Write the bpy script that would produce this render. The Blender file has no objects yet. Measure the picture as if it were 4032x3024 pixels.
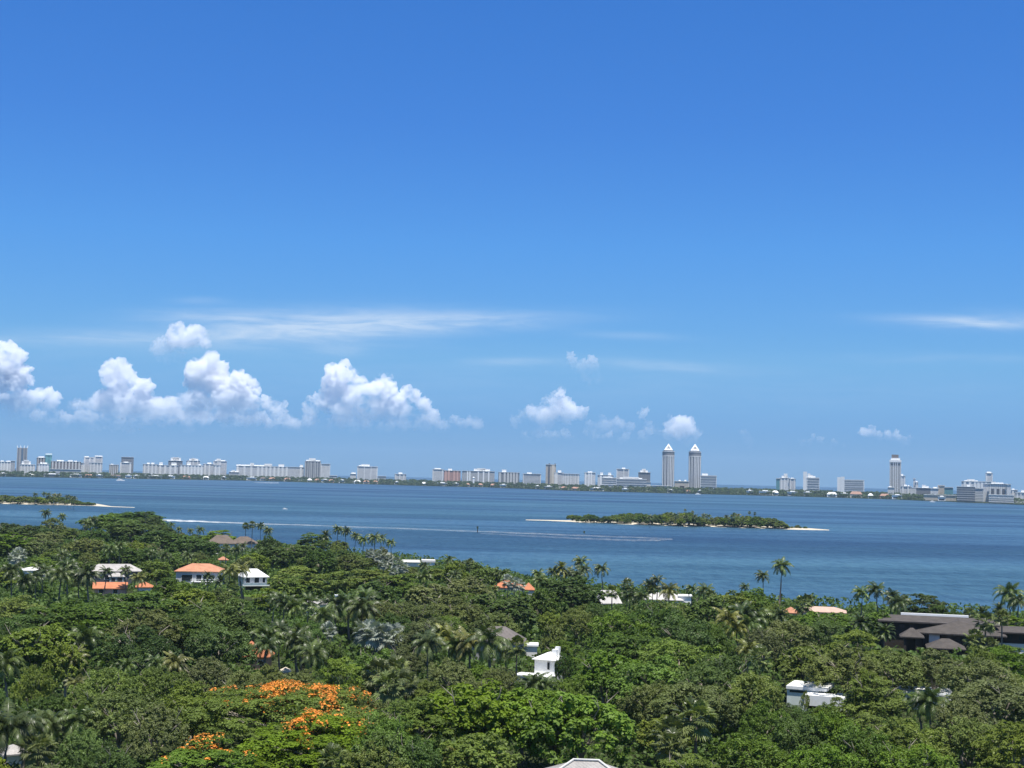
import bpy, bmesh, math, random
import numpy as np
from mathutils import Vector, Matrix, noise

random.seed(7)
sc = bpy.context.scene
col = sc.collection
R_ = math.radians

# ------------------------------------------------------------------ camera
CAM_H, FPX = 48.0, 5600.0
PITCH, ROLL = R_(3.64), math.atan(0.0237)
f_ = Vector((0, math.cos(PITCH), math.sin(PITCH)))
u0 = Vector((0, -math.sin(PITCH), math.cos(PITCH)))
r0 = Vector((1, 0, 0))
r_ = r0 * math.cos(ROLL) + u0 * math.sin(ROLL)
u_ = -r0 * math.sin(ROLL) + u0 * math.cos(ROLL)
cd = bpy.data.cameras.new('camera')
cam = bpy.data.objects.new('camera', cd)
col.objects.link(cam)
m = Matrix((r_, u_, -f_)).transposed().to_4x4()
m.translation = Vector((0, 0, CAM_H))
cam.matrix_world = m
cd.sensor_width, cd.lens = 36.0, 36.0 * FPX / 4032.0
cd.clip_start, cd.clip_end = 1.0, 200000.0
sc.camera = cam
CAM = Vector((0, 0, CAM_H))

def ray(px, py):
    return f_ * FPX + r_ * (px - 2016) - u_ * (py - 1512)
def P(px, py, depth):                      # photo pixel at a depth -> world
    return CAM + ray(px, py) * (depth / FPX)
def at(px, py, z):                         # photo pixel on the level plane z
    d = ray(px, py)
    return CAM + d * ((z - CAM_H) / d.z)
def proj(p):
    v = Vector(p) - CAM
    k = v.dot(f_)
    return 2016 + v.dot(r_) / k * FPX, 1512 - v.dot(u_) / k * FPX, k
def hor(px): return 1888 + (px - 2016) * 0.0237

# ------------------------------------------------------------------ light
SUN_EL, SUN_AZ = R_(74), R_(160)            # azimuth measured clockwise from +Y
sl = bpy.data.lights.new('sun', 'SUN')
sl.energy, sl.angle, sl.color = 5.0, R_(0.53), (1.0, 0.955, 0.88)
sun = bpy.data.objects.new('sun', sl)
col.objects.link(sun)
sdir = Vector((math.sin(SUN_AZ) * math.cos(SUN_EL), math.cos(SUN_AZ) * math.cos(SUN_EL), math.sin(SUN_EL)))
sun.rotation_euler = sdir.to_track_quat('Z', 'Y').to_euler()

class NT:
    """tiny node helper"""
    def __init__(s, tree): s.t = tree; s.n = tree.nodes; s.l = tree.links
    def new(s, typ, **kw):
        n = s.n.new(typ)
        for k, v in kw.items(): setattr(n, k, v)
        return n
    def put(s, sock, v):
        if isinstance(v, bpy.types.NodeSocket): s.l.new(v, sock)
        elif v is not None: sock.default_value = v
    def math(s, op, a, b=None, c=None, clamp=False):
        n = s.new('ShaderNodeMath', operation=op, use_clamp=clamp)
        for i, v in enumerate((a, b, c)):
            if v is not None: s.put(n.inputs[i], v)
        return n.outputs[0]
    def mix(s, fac, a, b, blend='MIX'):
        n = s.new('ShaderNodeMix', data_type='RGBA', blend_type=blend)
        s.put(n.inputs[0], fac)
        s.put(n.inputs[6], a if isinstance(a, bpy.types.NodeSocket) else (*a[:3], 1))
        s.put(n.inputs[7], b if isinstance(b, bpy.types.NodeSocket) else (*b[:3], 1))
        return n.outputs[2]
    def noise(s, vec, scale, detail=2, rough=0.5, dist=0.0):
        n = s.new('ShaderNodeTexNoise')
        if vec is not None: s.l.new(vec, n.inputs['Vector'])
        n.inputs['Scale'].default_value = scale
        n.inputs['Detail'].default_value = detail
        n.inputs['Roughness'].default_value = rough
        n.inputs['Distortion'].default_value = dist
        return n.outputs['Fac']
    def mapping(s, vec, scale=(1, 1, 1), rot=(0, 0, 0), loc=(0, 0, 0)):
        n = s.new('ShaderNodeMapping')
        s.l.new(vec, n.inputs['Vector'])
        n.inputs['Scale'].default_value = scale
        n.inputs['Rotation'].default_value = rot
        n.inputs['Location'].default_value = loc
        return n.outputs[0]
    def ramp(s, fac, stops):
        n = s.new('ShaderNodeValToRGB')
        s.l.new(fac, n.inputs[0])
        e = n.color_ramp.elements
        while len(e) < len(stops): e.new(0.5)
        for el, (p, c) in zip(e, stops):
            el.position = p
            el.color = (c, c, c, 1) if isinstance(c, (int, float)) else (*c, 1)
        return n.outputs[0]
    def smooth(s, v, a, b):
        n = s.new('ShaderNodeMapRange', interpolation_type='SMOOTHSTEP')
        s.put(n.inputs[0], v); n.inputs[1].default_value = a; n.inputs[2].default_value = b
        return n.outputs[0]

w = bpy.data.worlds.new('World')
sc.world = w
w.use_nodes = True
nt = NT(w.node_tree)
nt.n.clear()
SKY_STRENGTH = 0.085
tc = nt.new('ShaderNodeTexCoord').outputs['Generated']
sep = nt.new('ShaderNodeSeparateXYZ'); nt.l.new(tc, sep.inputs[0])
sx, sy, sz = sep.outputs
zc = nt.math('MAXIMUM', nt.math('ADD', sz, 0.03), 0.03)
comb = nt.new('ShaderNodeCombineXYZ')
nt.l.new(sx, comb.inputs[0]); nt.l.new(sy, comb.inputs[1]); nt.l.new(zc, comb.inputs[2])
sky = nt.new('ShaderNodeTexSky', sky_type='NISHITA', sun_disc=False, sun_elevation=SUN_EL, sun_rotation=SUN_AZ)
sky.air_density, sky.dust_density, sky.ozone_density, sky.altitude = 1.0, 0.25, 2.2, 0.0
nt.l.new(comb.outputs[0], sky.inputs[0])
# sky tint by height; overhead, out of view, set neutral for the fill light
skyc = nt.mix(1.0, sky.outputs[0], nt.ramp(nt.math('MAXIMUM', sz, 0.0), [(0.0, (.27, .49, .96)), (.035, (.325, .58, 1.03)), (.08, (.45, .79, 1.13)), (.16, (.38, .83, 1.34)), (.24, (.32, .76, 1.38)), (.33, (.29, .765, 1.42)), (.60, (.80, .93, 1.02))]), 'MULTIPLY')
# thin high cirrus: streaked veils far up, addressed by direction only
ysafe = nt.math('MAXIMUM', sy, 0.05)
az = nt.math('DIVIDE', sx, ysafe)
el = nt.math('DIVIDE', sz, ysafe)
cv = nt.new('ShaderNodeCombineXYZ'); nt.l.new(az, cv.inputs[0]); nt.l.new(el, cv.inputs[1])
streak = nt.noise(nt.mapping(cv.outputs[0], (9, 85, 1), (0, 0, 0.05)), 1.0, 8, 0.66, 1.2)
streak2 = nt.noise(nt.mapping(cv.outputs[0], (30, 150, 1), (0, 0, -0.08), (3, 1, 0)), 1.0, 6, 0.65, 0.8)
veil = None
def wisp(px, py, hw, hh, amp, tilt=0.0):
    global veil
    v = (P(px, py, 1000) - CAM)
    a0, e0 = v.x / v.y, v.z / v.y
    da = nt.math('SUBTRACT', az, a0)
    de = nt.math('SUBTRACT', nt.math('SUBTRACT', el, e0), nt.math('MULTIPLY', da, tilt))
    q = nt.math('ADD', nt.math('POWER', nt.math('ABSOLUTE', nt.math('DIVIDE', da, hw / FPX)), 2.0),
                nt.math('POWER', nt.math('ABSOLUTE', nt.math('DIVIDE', de, hh / FPX)), 2.0))
    g = nt.math('MULTIPLY', nt.math('EXPONENT', nt.math('MULTIPLY', q, -1.0)), amp)
    veil = g if veil is None else nt.math('ADD', veil, g)
for a in ((1180, 1275, 480, 58, .80, .05), (1700, 1262, 480, 34, .70, .05), (1400, 1300, 600, 30, .5, .05), (560, 1340, 800, 40, .52, .02), (1330, 1375, 120, 36, .45, .0), (800, 1240, 300, 30, .4, .03),
          (3830, 1268, 330, 22, .68, -.01), (3950, 1262, 260, 40, .38, .02), (2020, 1424, 160, 14, .40, .03), (2620, 1440, 280, 20, .34, -.04), (2480, 1320, 200, 16, .26, -.02),
          (780, 1182, 100, 14, .30, .02), (3700, 1410, 500, 20, .16, .02), (1900, 1500, 2600, 110, .13, .0)):
    wisp(*a)
vf = nt.math('MULTIPLY', veil, nt.math('ADD', nt.math('ADD', nt.math('MULTIPLY', nt.smooth(streak, .28, .75), .70), .26), nt.math('MULTIPLY', nt.smooth(streak2, .35, .75), .25)), clamp=True)
skyc = nt.mix(nt.math('MULTIPLY', vf, .80), skyc, (5.6, 6.9, 8.6))
bg = nt.new('ShaderNodeBackground'); nt.l.new(skyc, bg.inputs[0]); bg.inputs[1].default_value = SKY_STRENGTH
nt.l.new(bg.outputs[0], nt.new('ShaderNodeOutputWorld').inputs[0])

sc.view_settings.view_transform = 'Standard'
sc.view_settings.look = 'None'
sc.view_settings.exposure = 0.38
sc.view_settings.gamma = 1.0
cy = sc.cycles
cy.max_bounces, cy.diffuse_bounces, cy.glossy_bounces, cy.transmission_bounces, cy.volume_bounces, cy.transparent_max_bounces = 16, 3, 3, 3, 14, 8
cy.use_denoising = True
cy.volume_step_rate = 1.0
cy.volume_max_steps = 256
cy.caustics_reflective = cy.caustics_refractive = False

# ------------------------------------------------------------------ helpers
def tag(o, label=None, cat=None, group=None, kind=None):
    if label: o['label'] = label
    if cat: o['category'] = cat
    if group: o['group'] = group
    if kind: o['kind'] = kind
    return o
def empty(name, loc, rz=0.0):
    o = bpy.data.objects.new(name, None)
    o.empty_display_size = 1.0
    col.objects.link(o)
    o.location = loc; o.rotation_euler = (0, 0, rz)
    return o
def link(name, me, mat=None, parent=None, loc=None):
    o = bpy.data.objects.new(name, me)
    col.objects.link(o)
    if mat is not None and not me.materials: me.materials.append(mat)
    if parent is not None: o.parent = parent
    if loc is not None: o.location = loc
    return o
def arrays(name, V, F, tint=None, mat=None, smooth=False):
    V = np.asarray(V, np.float32); F = np.asarray(F, np.int32)
    me = bpy.data.meshes.new(name)
    n, k = F.shape
    me.vertices.add(len(V)); me.vertices.foreach_set('co', V.ravel())
    me.loops.add(n * k); me.loops.foreach_set('vertex_index', F.ravel())
    me.polygons.add(n); me.polygons.foreach_set('loop_start', np.arange(0, n * k, k, dtype=np.int32))
    if smooth: me.polygons.foreach_set('use_smooth', np.ones(n, bool))
    if tint is not None:
        a = me.attributes.new('tint', 'FLOAT', 'FACE'); a.data.foreach_set('value', np.asarray(tint, np.float32))
    me.update(calc_edges=True)
    if mat: me.materials.append(mat)
    return me
class MB:
    def __init__(s): s.v = []; s.f = []
    def add(s, vs, fs):
        o = len(s.v); s.v += [tuple(v) for v in vs]; s.f += [tuple(i + o for i in f) for f in fs]; return s
    def box(s, x0, x1, y0, y1, z0, z1):
        return s.add([(x0, y0, z0), (x1, y0, z0), (x1, y1, z0), (x0, y1, z0), (x0, y0, z1), (x1, y0, z1), (x1, y1, z1), (x0, y1, z1)],
                     [(0, 3, 2, 1), (4, 5, 6, 7), (0, 1, 5, 4), (1, 2, 6, 5), (2, 3, 7, 6), (3, 0, 4, 7)])
    def hip(s, x0, x1, y0, y1, z, h, inset=None, thick=0.25, gable=False):
        # hipped (or gabled) roof with the ridge along the longer side
        lx, ly = x1 - x0, y1 - y0
        a = min(lx, ly) / 2 if inset is None else inset
        ym, xm = (y0 + y1) / 2, (x0 + x1) / 2
        zb = z + thick
        b = [(x0, y0, z), (x1, y0, z), (x1, y1, z), (x0, y1, z), (x0, y0, zb), (x1, y0, zb), (x1, y1, zb), (x0, y1, zb)]
        if gable: a = 0.0
        if lx >= ly:
            rg = [(x0 + a, ym, z + h), (x1 - a, ym, z + h)]
            top = [(4, 5, 9, 8), (5, 6, 9), (6, 7, 8, 9), (7, 4, 8)]
        else:
            rg = [(xm, y0 + a, z + h), (xm, y1 - a, z + h)]
            top = [(4, 5, 8), (5, 6, 9, 8), (6, 7, 9), (7, 4, 8, 9)]
        return s.add(b + rg, [(0, 3, 2, 1), (0, 1, 5, 4), (1, 2, 6, 5), (2, 3, 7, 6), (3, 0, 4, 7)] + top)
    def prism(s, pts, z0, z1):
        n = len(pts)
        return s.add([(x, y, z0) for x, y in pts] + [(x, y, z1) for x, y in pts],
                     [tuple(reversed(range(n))), tuple(range(n, 2 * n))] + [(i, (i + 1) % n, n + (i + 1) % n, n + i) for i in range(n)])
    def tube(s, pts, rad, n=6):
        pts = [Vector(p) for p in pts]; ring = []
        for i, p in enumerate(pts):
            t = (pts[min(i + 1, len(pts) - 1)] - pts[max(i - 1, 0)]).normalized()
            a = t.orthogonal().normalized() if abs(t.z) < .95 else Vector((1, 0, 0)).cross(t).normalized()
            b = t.cross(a)
            ring.append([p + (a * math.cos(2 * math.pi * j / n) + b * math.sin(2 * math.pi * j / n)) * rad[i] for j in range(n)])
        fs = [(i * n + j, i * n + (j + 1) % n, (i + 1) * n + (j + 1) % n, (i + 1) * n + j) for i in range(len(pts) - 1) for j in range(n)]
        fs += [tuple(reversed(range(n))), tuple((len(pts) - 1) * n + j for j in range(n))]
        return s.add([v for r in ring for v in r], fs)
    def mesh(s, name, mat=None, smooth=False):
        me = bpy.data.meshes.new(name)
        me.from_pydata(s.v, [], s.f)
        if smooth:
            for p in me.polygons: p.use_smooth = True
        me.update()
        if mat: me.materials.append(mat)
        return me
    def build(s, name, mat, parent=None, loc=None, smooth=False):
        return link(name, s.mesh(name, mat, smooth), None, parent, loc)

# ------------------------------------------------------------------ materials
def mat(name):
    m = bpy.data.materials.new(name); m.use_nodes = True
    t = NT(m.node_tree); b = t.n['Principled BSDF']
    return m, t, b
def plain(name, c, rough=0.7, spec=0.3, var=0.18, scale=0.6, metal=0.0):
    m, t, b = mat(name)
    o = t.new('ShaderNodeTexCoord').outputs['Object']
    n = t.noise(o, scale, 5, .65)
    n2 = t.noise(o, scale * 9, 3, .6)
    k = t.math('ADD', t.math('MULTIPLY', n, .7), t.math('MULTIPLY', n2, .3))
    t.l.new(t.mix(t.smooth(k, .3, .7), [x * (1 - var) for x in c], [min(1, x * (1 + var * .6)) for x in c]), b.inputs['Base Color'])
    b.inputs['Roughness'].default_value = rough
    b.inputs['Specular IOR Level'].default_value = spec
    b.inputs['Metallic'].default_value = metal
    return m
def tiles(name, c, row=0.38, colw=0.30, var=0.25, rough=0.75):
    # barrel or flat roof tiles: courses across the slope and pans down it, bumped
    m, t, b = mat(name)
    o = t.new('ShaderNodeTexCoord').outputs['Object']
    s = t.new('ShaderNodeSeparateXYZ'); t.l.new(o, s.inputs[0])
    zr = t.math('FRACT', t.math('DIVIDE', s.outputs[2], row * .42))
    xr = t.math('FRACT', t.math('DIVIDE', t.math('ADD', s.outputs[0], s.outputs[1]), colw))
    n = t.noise(o, .5, 5, .7); n2 = t.noise(o, 5, 3, .7)
    k = t.math('ADD', t.math('MULTIPLY', n, .6), t.math('MULTIPLY', n2, .4))
    cc = t.mix(t.smooth(k, .3, .7), [x * (1 - var) for x in c], [min(1, x * (1 + var)) for x in c])
    t.l.new(cc, b.inputs['Base Color'])
    bp = t.new('ShaderNodeBump'); bp.inputs['Strength'].default_value = .5; bp.inputs['Distance'].default_value = .06
    t.l.new(t.math('ADD', zr, t.math('SINE', t.math('MULTIPLY', xr, 6.283))), bp.inputs['Height'])
    t.l.new(bp.outputs[0], b.inputs['Normal'])
    b.inputs['Roughness'].default_value = rough; b.inputs['Specular IOR Level'].default_value = .25
    return m
def facade(name, wall, glass, floor=3.3, bay=4.0, gz=.5, gx=.72):
    # storeys of windows between slabs and piers, in the building's own coordinates
    m, t, b = mat(name)
    o = t.new('ShaderNodeTexCoord').outputs['Object']
    s = t.new('ShaderNodeSeparateXYZ'); t.l.new(o, s.inputs[0])
    zr = t.math('FRACT', t.math('DIVIDE', s.outputs[2], floor))
    xr = t.math('FRACT', t.math('DIVIDE', t.math('ADD', s.outputs[0], t.math('MULTIPLY', s.outputs[1], 1.03)), bay))
    g = t.math('MULTIPLY', t.math('LESS_THAN', zr, gz), t.math('LESS_THAN', xr, gx))
    geo = t.new('ShaderNodeNewGeometry'); gs = t.new('ShaderNodeSeparateXYZ'); t.l.new(geo.outputs['Normal'], gs.inputs[0])
    g = t.math('MULTIPLY', g, t.math('LESS_THAN', gs.outputs[2], .5))
    n = t.noise(o, .07, 4, .6)
    wl = t.mix(t.smooth(n, .35, .65), [x * .88 for x in wall], wall)
    t.l.new(t.mix(g, wl, glass), b.inputs['Base Color'])
    t.l.new(t.math('ADD', t.math('MULTIPLY', g, -.45), .75), b.inputs['Roughness'])
    b.inputs['Specular IOR Level'].default_value = .35
    return m
def leaf(name, c, var=.42, trans=.30, rough=.5, spec=.2, each=True):
    # leaves: colour differs from tree to tree, from spray to spray and from leaf to leaf
    m, t, b = mat(name)
    at_ = t.new('ShaderNodeAttribute', attribute_name='tint').outputs['Fac']
    oi = t.new('ShaderNodeObjectInfo').outputs['Random'] if each else t.math('ADD', .5, 0.0)
    dark = [x * (1 - var) for x in c]
    light = [min(1, c[0] * (1 + var * 1.25)), min(1, c[1] * (1 + var)), c[2] * (1 + var * .55)]
    cc = t.mix(at_, dark, light)
    hs = t.new('ShaderNodeHueSaturation')
    t.l.new(cc, hs.inputs['Color'])
    t.l.new(t.math('ADD', t.math('MULTIPLY', oi, .020), .490), hs.inputs['Hue'])
    t.l.new(t.math('ADD', t.math('MULTIPLY', t.math('FRACT', t.math('MULTIPLY', oi, 7.31)), .26), .93), hs.inputs['Value'])
    t.l.new(t.math('ADD', t.math('MULTIPLY', t.math('FRACT', t.math('MULTIPLY', oi, 3.7)), .2), .86), hs.inputs['Saturation'])
    t.l.new(hs.outputs[0], b.inputs['Base Color'])
    b.inputs['Roughness'].default_value = rough; b.inputs['Specular IOR Level'].default_value = spec
    tr = t.new('ShaderNodeBsdfTranslucent')
    t.l.new(t.mix(1.0, hs.outputs[0], (1.15, 1.25, .55), 'MULTIPLY'), tr.inputs[0])
    mx = t.new('ShaderNodeMixShader'); mx.inputs[0].default_value = trans
    t.l.new(b.outputs[0], mx.inputs[1]); t.l.new(tr.outputs[0], mx.inputs[2])
    t.l.new(mx.outputs[0], t.n['Material Output'].inputs[0])
    return m

LEAF = {
    'dark green': leaf('leaf_dark_green', (0.074, 0.128, 0.028)),
    'deep green': leaf('leaf_deep_green', (0.058, 0.102, 0.027)),
    'mid green': leaf('leaf_mid_green', (0.101, 0.166, 0.029)),
    'olive green': leaf('leaf_olive_green', (0.138, 0.190, 0.042)),
    'grey green': leaf('leaf_grey_green', (0.141, 0.175, 0.063)),
    'yellow green': leaf('leaf_yellow_green', (0.150, 0.205, 0.034)),
    'bright green': leaf('leaf_bright_green', (0.141, 0.230, 0.023), trans=.36),
    'dull olive': leaf('leaf_brown_olive', (0.125, 0.165, 0.052)),
}
FLAME = leaf('leaf_flame_tree', (0.126, 0.206, 0.025), trans=.36)
BLOSSOM = leaf('blossom_orange', (.60, .255, .070), each=False, var=.5, trans=.2)
FROND = leaf('leaf_palm', (.100, .150, .042), var=.55, trans=.25, rough=.38, spec=.36)
FROND_Y = leaf('leaf_palm_yellow', (.175, .195, .055), var=.5, trans=.25, rough=.38, spec=.36)
FROND_D = leaf('leaf_palm_dark', (.070, .105, .035), var=.5, trans=.2, rough=.38, spec=.36)
FAN = leaf('leaf_fan_palm', (.125, .168, .056), var=.55, trans=.2, rough=.38, spec=.36)
SILVER = leaf('leaf_silver_palm', (.25, .295, .275), var=.5, trans=.15, rough=.45)
BARK = plain('bark_grey', (.32, .28, .23), .9, .1, .4, 1.5)
PALMBARK = plain('bark_palm', (.24, .205, .165), .9, .1, .35, 2.0)
WHITE = plain('white_paint', (.86, .86, .84), .6, .3, .07, .3)
OFFWHITE = plain('off_white_render', (.78, .77, .74), .7, .2, .1, .25)
CREAM = plain('cream_render', (.68, .60, .48), .7, .2, .12, .3)
PINKW = plain('pink_render', (.66, .40, .32), .7, .2, .12, .3)
GREYW = plain('grey_render', (.38, .38, .37), .75, .2, .12, .3)
DARKBROWN = plain('dark_brown_timber', (.045, .036, .030), .7, .2, .3, .6)
CONCRETE = plain('concrete', (.62, .61, .58), .8, .2, .14, .12)
GLASS = plain('window_glass', (.025, .032, .04), .12, .5, .2, .4)
TEALG = plain('teal_glass', (.16, .42, .44), .25, .5, .12, .05)
BLUEG = plain('blue_glass', (.10, .17, .25), .2, .5, .15, .05)
DARKC = plain('dark_grey_cladding_and_shade', (.105, .11, .125), .5, .3, .2, .08)
BROWNC = plain('brown_cladding', (.21, .17, .15), .6, .3, .2, .08)
T_ORANGE = tiles('terracotta_tiles', (.56, .215, .108))
T_PALEOR = tiles('faded_terracotta_tiles', (.52, .245, .145))
T_FAR = tiles('weathered_terracotta', (.40, .235, .17), .5, .6)
T_GREY = tiles('pale_grey_tiles', (.42, .395, .37), .36, .5)
T_SLATE = tiles('slate_tiles', (.165, .145, .135), .5, 1.2, .22)
T_BROWN = tiles('brown_shingles', (.088, .077, .070), .4, .5, .3, .85)
T_WARM = tiles('warm_brown_shingles', (.150, .118, .096), .4, .5, .3, .85)
SAND = plain('sand', (.56, .50, .39), .95, .1, .12, .05)
SOIL = plain('soil_and_grass', (.045, .058, .022), .95, .1, .45, .05)
LAWN = plain('lawn_grass', (.10, .17, .028), .95, .1, .3, .2)

# ------------------------------------------------------------------ water
def water_mat():
    m, t, b = mat('bay_water')
    g = t.new('ShaderNodeNewGeometry').outputs['Position']
    band = t.noise(t.mapping(g, (.0006, .0052, 1), (0, 0, .02)), 1.0, 5, .55, .8)
    band2 = t.noise(t.mapping(g, (.0016, .017, 1), (0, 0, -.03), (7, 3, 0)), 1.0, 4, .55, .5)
    fine = t.noise(t.mapping(g, (.012, .10, 1), (0, 0, .04)), 1.0, 4, .6, .3)
    k = t.math('ADD', t.math('MULTIPLY', band, .55), t.math('ADD', t.math('MULTIPLY', band2, .30), t.math('MULTIPLY', fine, .15)))
    shallow = t.noise(t.mapping(g, (.0009, .0016, 1), (0, 0, 0), (1.7, .4, 0)), 1.0, 3, .5)
    deep = t.mix(t.smooth(k, .43, .58), (.016, .046, .092), (.042, .097, .156))
    teal = t.mix(t.smooth(k, .43, .58), (.024, .068, .106), (.052, .119, .158))
    cc = t.mix(t.smooth(shallow, .42, .62), deep, teal)
    chop_shade = t.noise(t.mapping(g, (.17, .060, 1), (0, 0, .12), (4, 9, 0)), 1.0, 5, .65, .5)
    t.l.new(t.mix(t.smooth(chop_shade, .30, .70), t.mix(1.0, cc, (.72, .76, .80), 'MULTIPLY'), t.mix(1.0, cc, (1.30, 1.25, 1.20), 'MULTIPLY')), b.inputs['Base Color'])  # light and dark of the wave facets painted into the water colour
    t.l.new(t.math('ADD', t.math('MULTIPLY', t.smooth(k, .38, .62), -.12), .42), b.inputs['Roughness'])
    b.inputs['Specular IOR Level'].default_value = .30
    w1 = t.noise(t.mapping(g, (.22, .42, 1), (0, 0, .25)), 1.0, 5, .62)
    w2 = t.noise(t.mapping(g, (.15, .055, 1), (0, 0, .12)), 1.0, 4, .6, .4)
    bp = t.new('ShaderNodeBump'); bp.inputs['Strength'].default_value = .9; bp.inputs['Distance'].default_value = 1.0
    t.l.new(t.math('ADD', t.math('MULTIPLY', w1, 1.1), t.math('MULTIPLY', w2, 4.0)), bp.inputs['Height'])
    t.l.new(bp.outputs[0], b.inputs['Normal'])
    return m
SEA_R = 13400.0
wv = [(0, 0, 0)] + [(SEA_R * math.sin(2 * math.pi * i / 256), SEA_R * math.cos(2 * math.pi * i / 256), 0) for i in range(256)]
wo = MB().add(wv, [(0, 1 + (i + 1) % 256, 1 + i) for i in range(256)]).build('water', water_mat())
tag(wo, 'blue bay water with wind streaks reaching the horizon', kind='structure')

# ------------------------------------------------------------------ near land
SHORE = [(-900, 1120), (-300, 1060), (0, 1010), (400, 965), (900, 875), (1300, 805), (1700, 745), (2000, 665), (2400, 592), (3000, 550), (3500, 522), (4032, 512), (4700, 505)]
def gpos(px, depth):
    d = ray(px, hor(px)); d.z = 0
    k = Vector((d.x, d.y, 0))
    return Vector((k.x, k.y, 0)) * (depth / FPX)
def interp(tab, x):
    if x <= tab[0][0]: return tab[0][1]
    for (a, b), (c, d) in zip(tab, tab[1:]):
        if x <= c: return b + (d - b) * (x - a) / (c - a)
    return tab[-1][1]
GZ = 1.5
edge = []
for i in range(120):
    px = -900 + 5600 * i / 119
    p = gpos(px, interp(SHORE, px) + 5 * math.sin(i * .9) + 3 * math.sin(i * 2.3))
    edge.append((p.x, p.y))
poly = [(-1500, -300), (900, -300), (900, edge[-1][1])] + edge[::-1] + [(-1500, edge[0][1])]
MB().prism(poly, -2.0, GZ).build('ground', SOIL)['kind'] = 'structure'

# ------------------------------------------------------------------ far shore
FAR_Y = [(-500, 1865), (0, 1877), (1010, 1893), (1650, 1913), (1910, 1919), (2300, 1934), (2660, 1943), (3100, 1954), (3500, 1966), (4032, 1988), (4600, 2010)]
def far_depth(px):
    p = at(px, interp(FAR_Y, px), 0)
    return (p - CAM).dot(f_)
fa, fb = [], []
for i in range(90):
    px = -400 + 4900 * i / 89
    D = far_depth(px)
    a = gpos(px, D + 14 * math.sin(i * 1.7)); b = gpos(px, D + 1500)
    fa.append((a.x, a.y)); fb.append((b.x, b.y))
MB().prism(fa[::-1] + fb, -2, 1.4).build('far_shore_ground', SOIL)['kind'] = 'structure'

FAC_W = facade('facade_white', (.86, .86, .85), (.30, .31, .32))
FAC_G = facade('facade_grey', (.78, .77, .76), (.22, .23, .24), gz=.5, gx=.8)
FAC_D = facade('facade_dark', (.35, .35, .36), (.095, .10, .11), gz=.6, gx=.85)
FAC_B = facade('facade_balconies', (.78, .77, .75), (.17, .175, .18), gz=.58, gx=2.0)
FAC_P = facade('facade_pink', (.62, .34, .27), (.16, .12, .11), gz=.5, gx=.7)
FAC_BR = facade('facade_brown', (.27, .23, .21), (.10, .09, .09), gz=.5, gx=.8)
FAC_BEIGE = facade('facade_beige', (.64, .57, .47), (.20, .17, .14), gz=.45, gx=.6)
FAC_BAND = facade('facade_banded', (.82, .82, .81), (.20, .22, .24), floor=4.4, gz=.6, gx=2.0)
FAC_T = facade('facade_teal', (.18, .42, .42), (.07, .20, .23), gz=.7, gx=.9)
FAC_GRID = facade('facade_grid', (.80, .79, .76), (.27, .27, .26), bay=5, gz=.55, gx=.6)
STY = {'W': (FAC_W, WHITE), 'G': (FAC_G, OFFWHITE), 'D': (FAC_D, CONCRETE), 'B': (FAC_B, WHITE), 'P': (FAC_P, PINKW), 'R': (FAC_BR, CONCRETE),
       'E': (FAC_BEIGE, CREAM), 'N': (FAC_BAND, WHITE), 'T': (FAC_T, TEALG), 'Q': (FAC_GRID, OFFWHITE)}
SKY_GROUP = 'white apartment towers along the far shore'
def frame_at(px, depth):
    p = gpos(px, depth)
    return p, -math.atan2(p.x, p.y)
def block(name, label, x0, x1, ytop, sty, piers=0, pent=(), back=430, dep=26, pw=.30, cat='building', slab=True, slabs=0, band=None, roofm=None):
    """a far building: walls with their storeys, white piers, roof slab and rooftop plant rooms"""
    xm = (x0 + x1) / 2
    D = far_depth(xm) + back
    p, rz = frame_at(xm, D)
    k = D / FPX
    W = (x1 - x0) * k
    H = P(xm, ytop, D).z - 1.4
    root = empty(name, (p.x, p.y, 1.4), rz)
    tag(root, label, cat, SKY_GROUP)
    fm, pm = STY[sty]
    MB().box(-W / 2, W / 2, 0, dep, 0, H - 1.2).build('wall', fm, root)
    if slab:
        MB().box(-W / 2 - .9, W / 2 + .9, -1.8, dep + .9, H - 1.2, H).build('roof', roofm or WHITE, root)
    if isinstance(piers, int):
        n = piers
        piers = [(i + .5) / n for i in range(n)] if n > 1 else ([.5] if n else [])
    for q in piers:
        c = (q - .5) * W
        hw = pw * W / max(1, len(piers)) / 2
        MB().box(c - hw, c + hw, -1.2, -.02, 0, H - 1.25).build('pier', pm, root)
    for i in range(slabs):
        z = H * (i + .65) / slabs
        MB().box(-W / 2 - .3, W / 2 + .3, -1.6, -.03, z - .5, z + .5).build('balcony', WHITE, root)
    for a, b, yt in pent:
        z = P((a + b) / 2, yt, D).z - 1.4
        MB().box((a - xm) * k, (b - xm) * k, 3, dep - 4, H, max(z, H + 1)).build('penthouse', WHITE, root)
    if band:
        for yb in band:
            z = P(xm, yb, D).z - 1.4
            MB().box(-W / 2 - .5, W / 2 + .5, -1.3, dep + .5, z - 1.2, z + 1.2).build('roof_band', WHITE, root)
    return root, W, H, D, k

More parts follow.
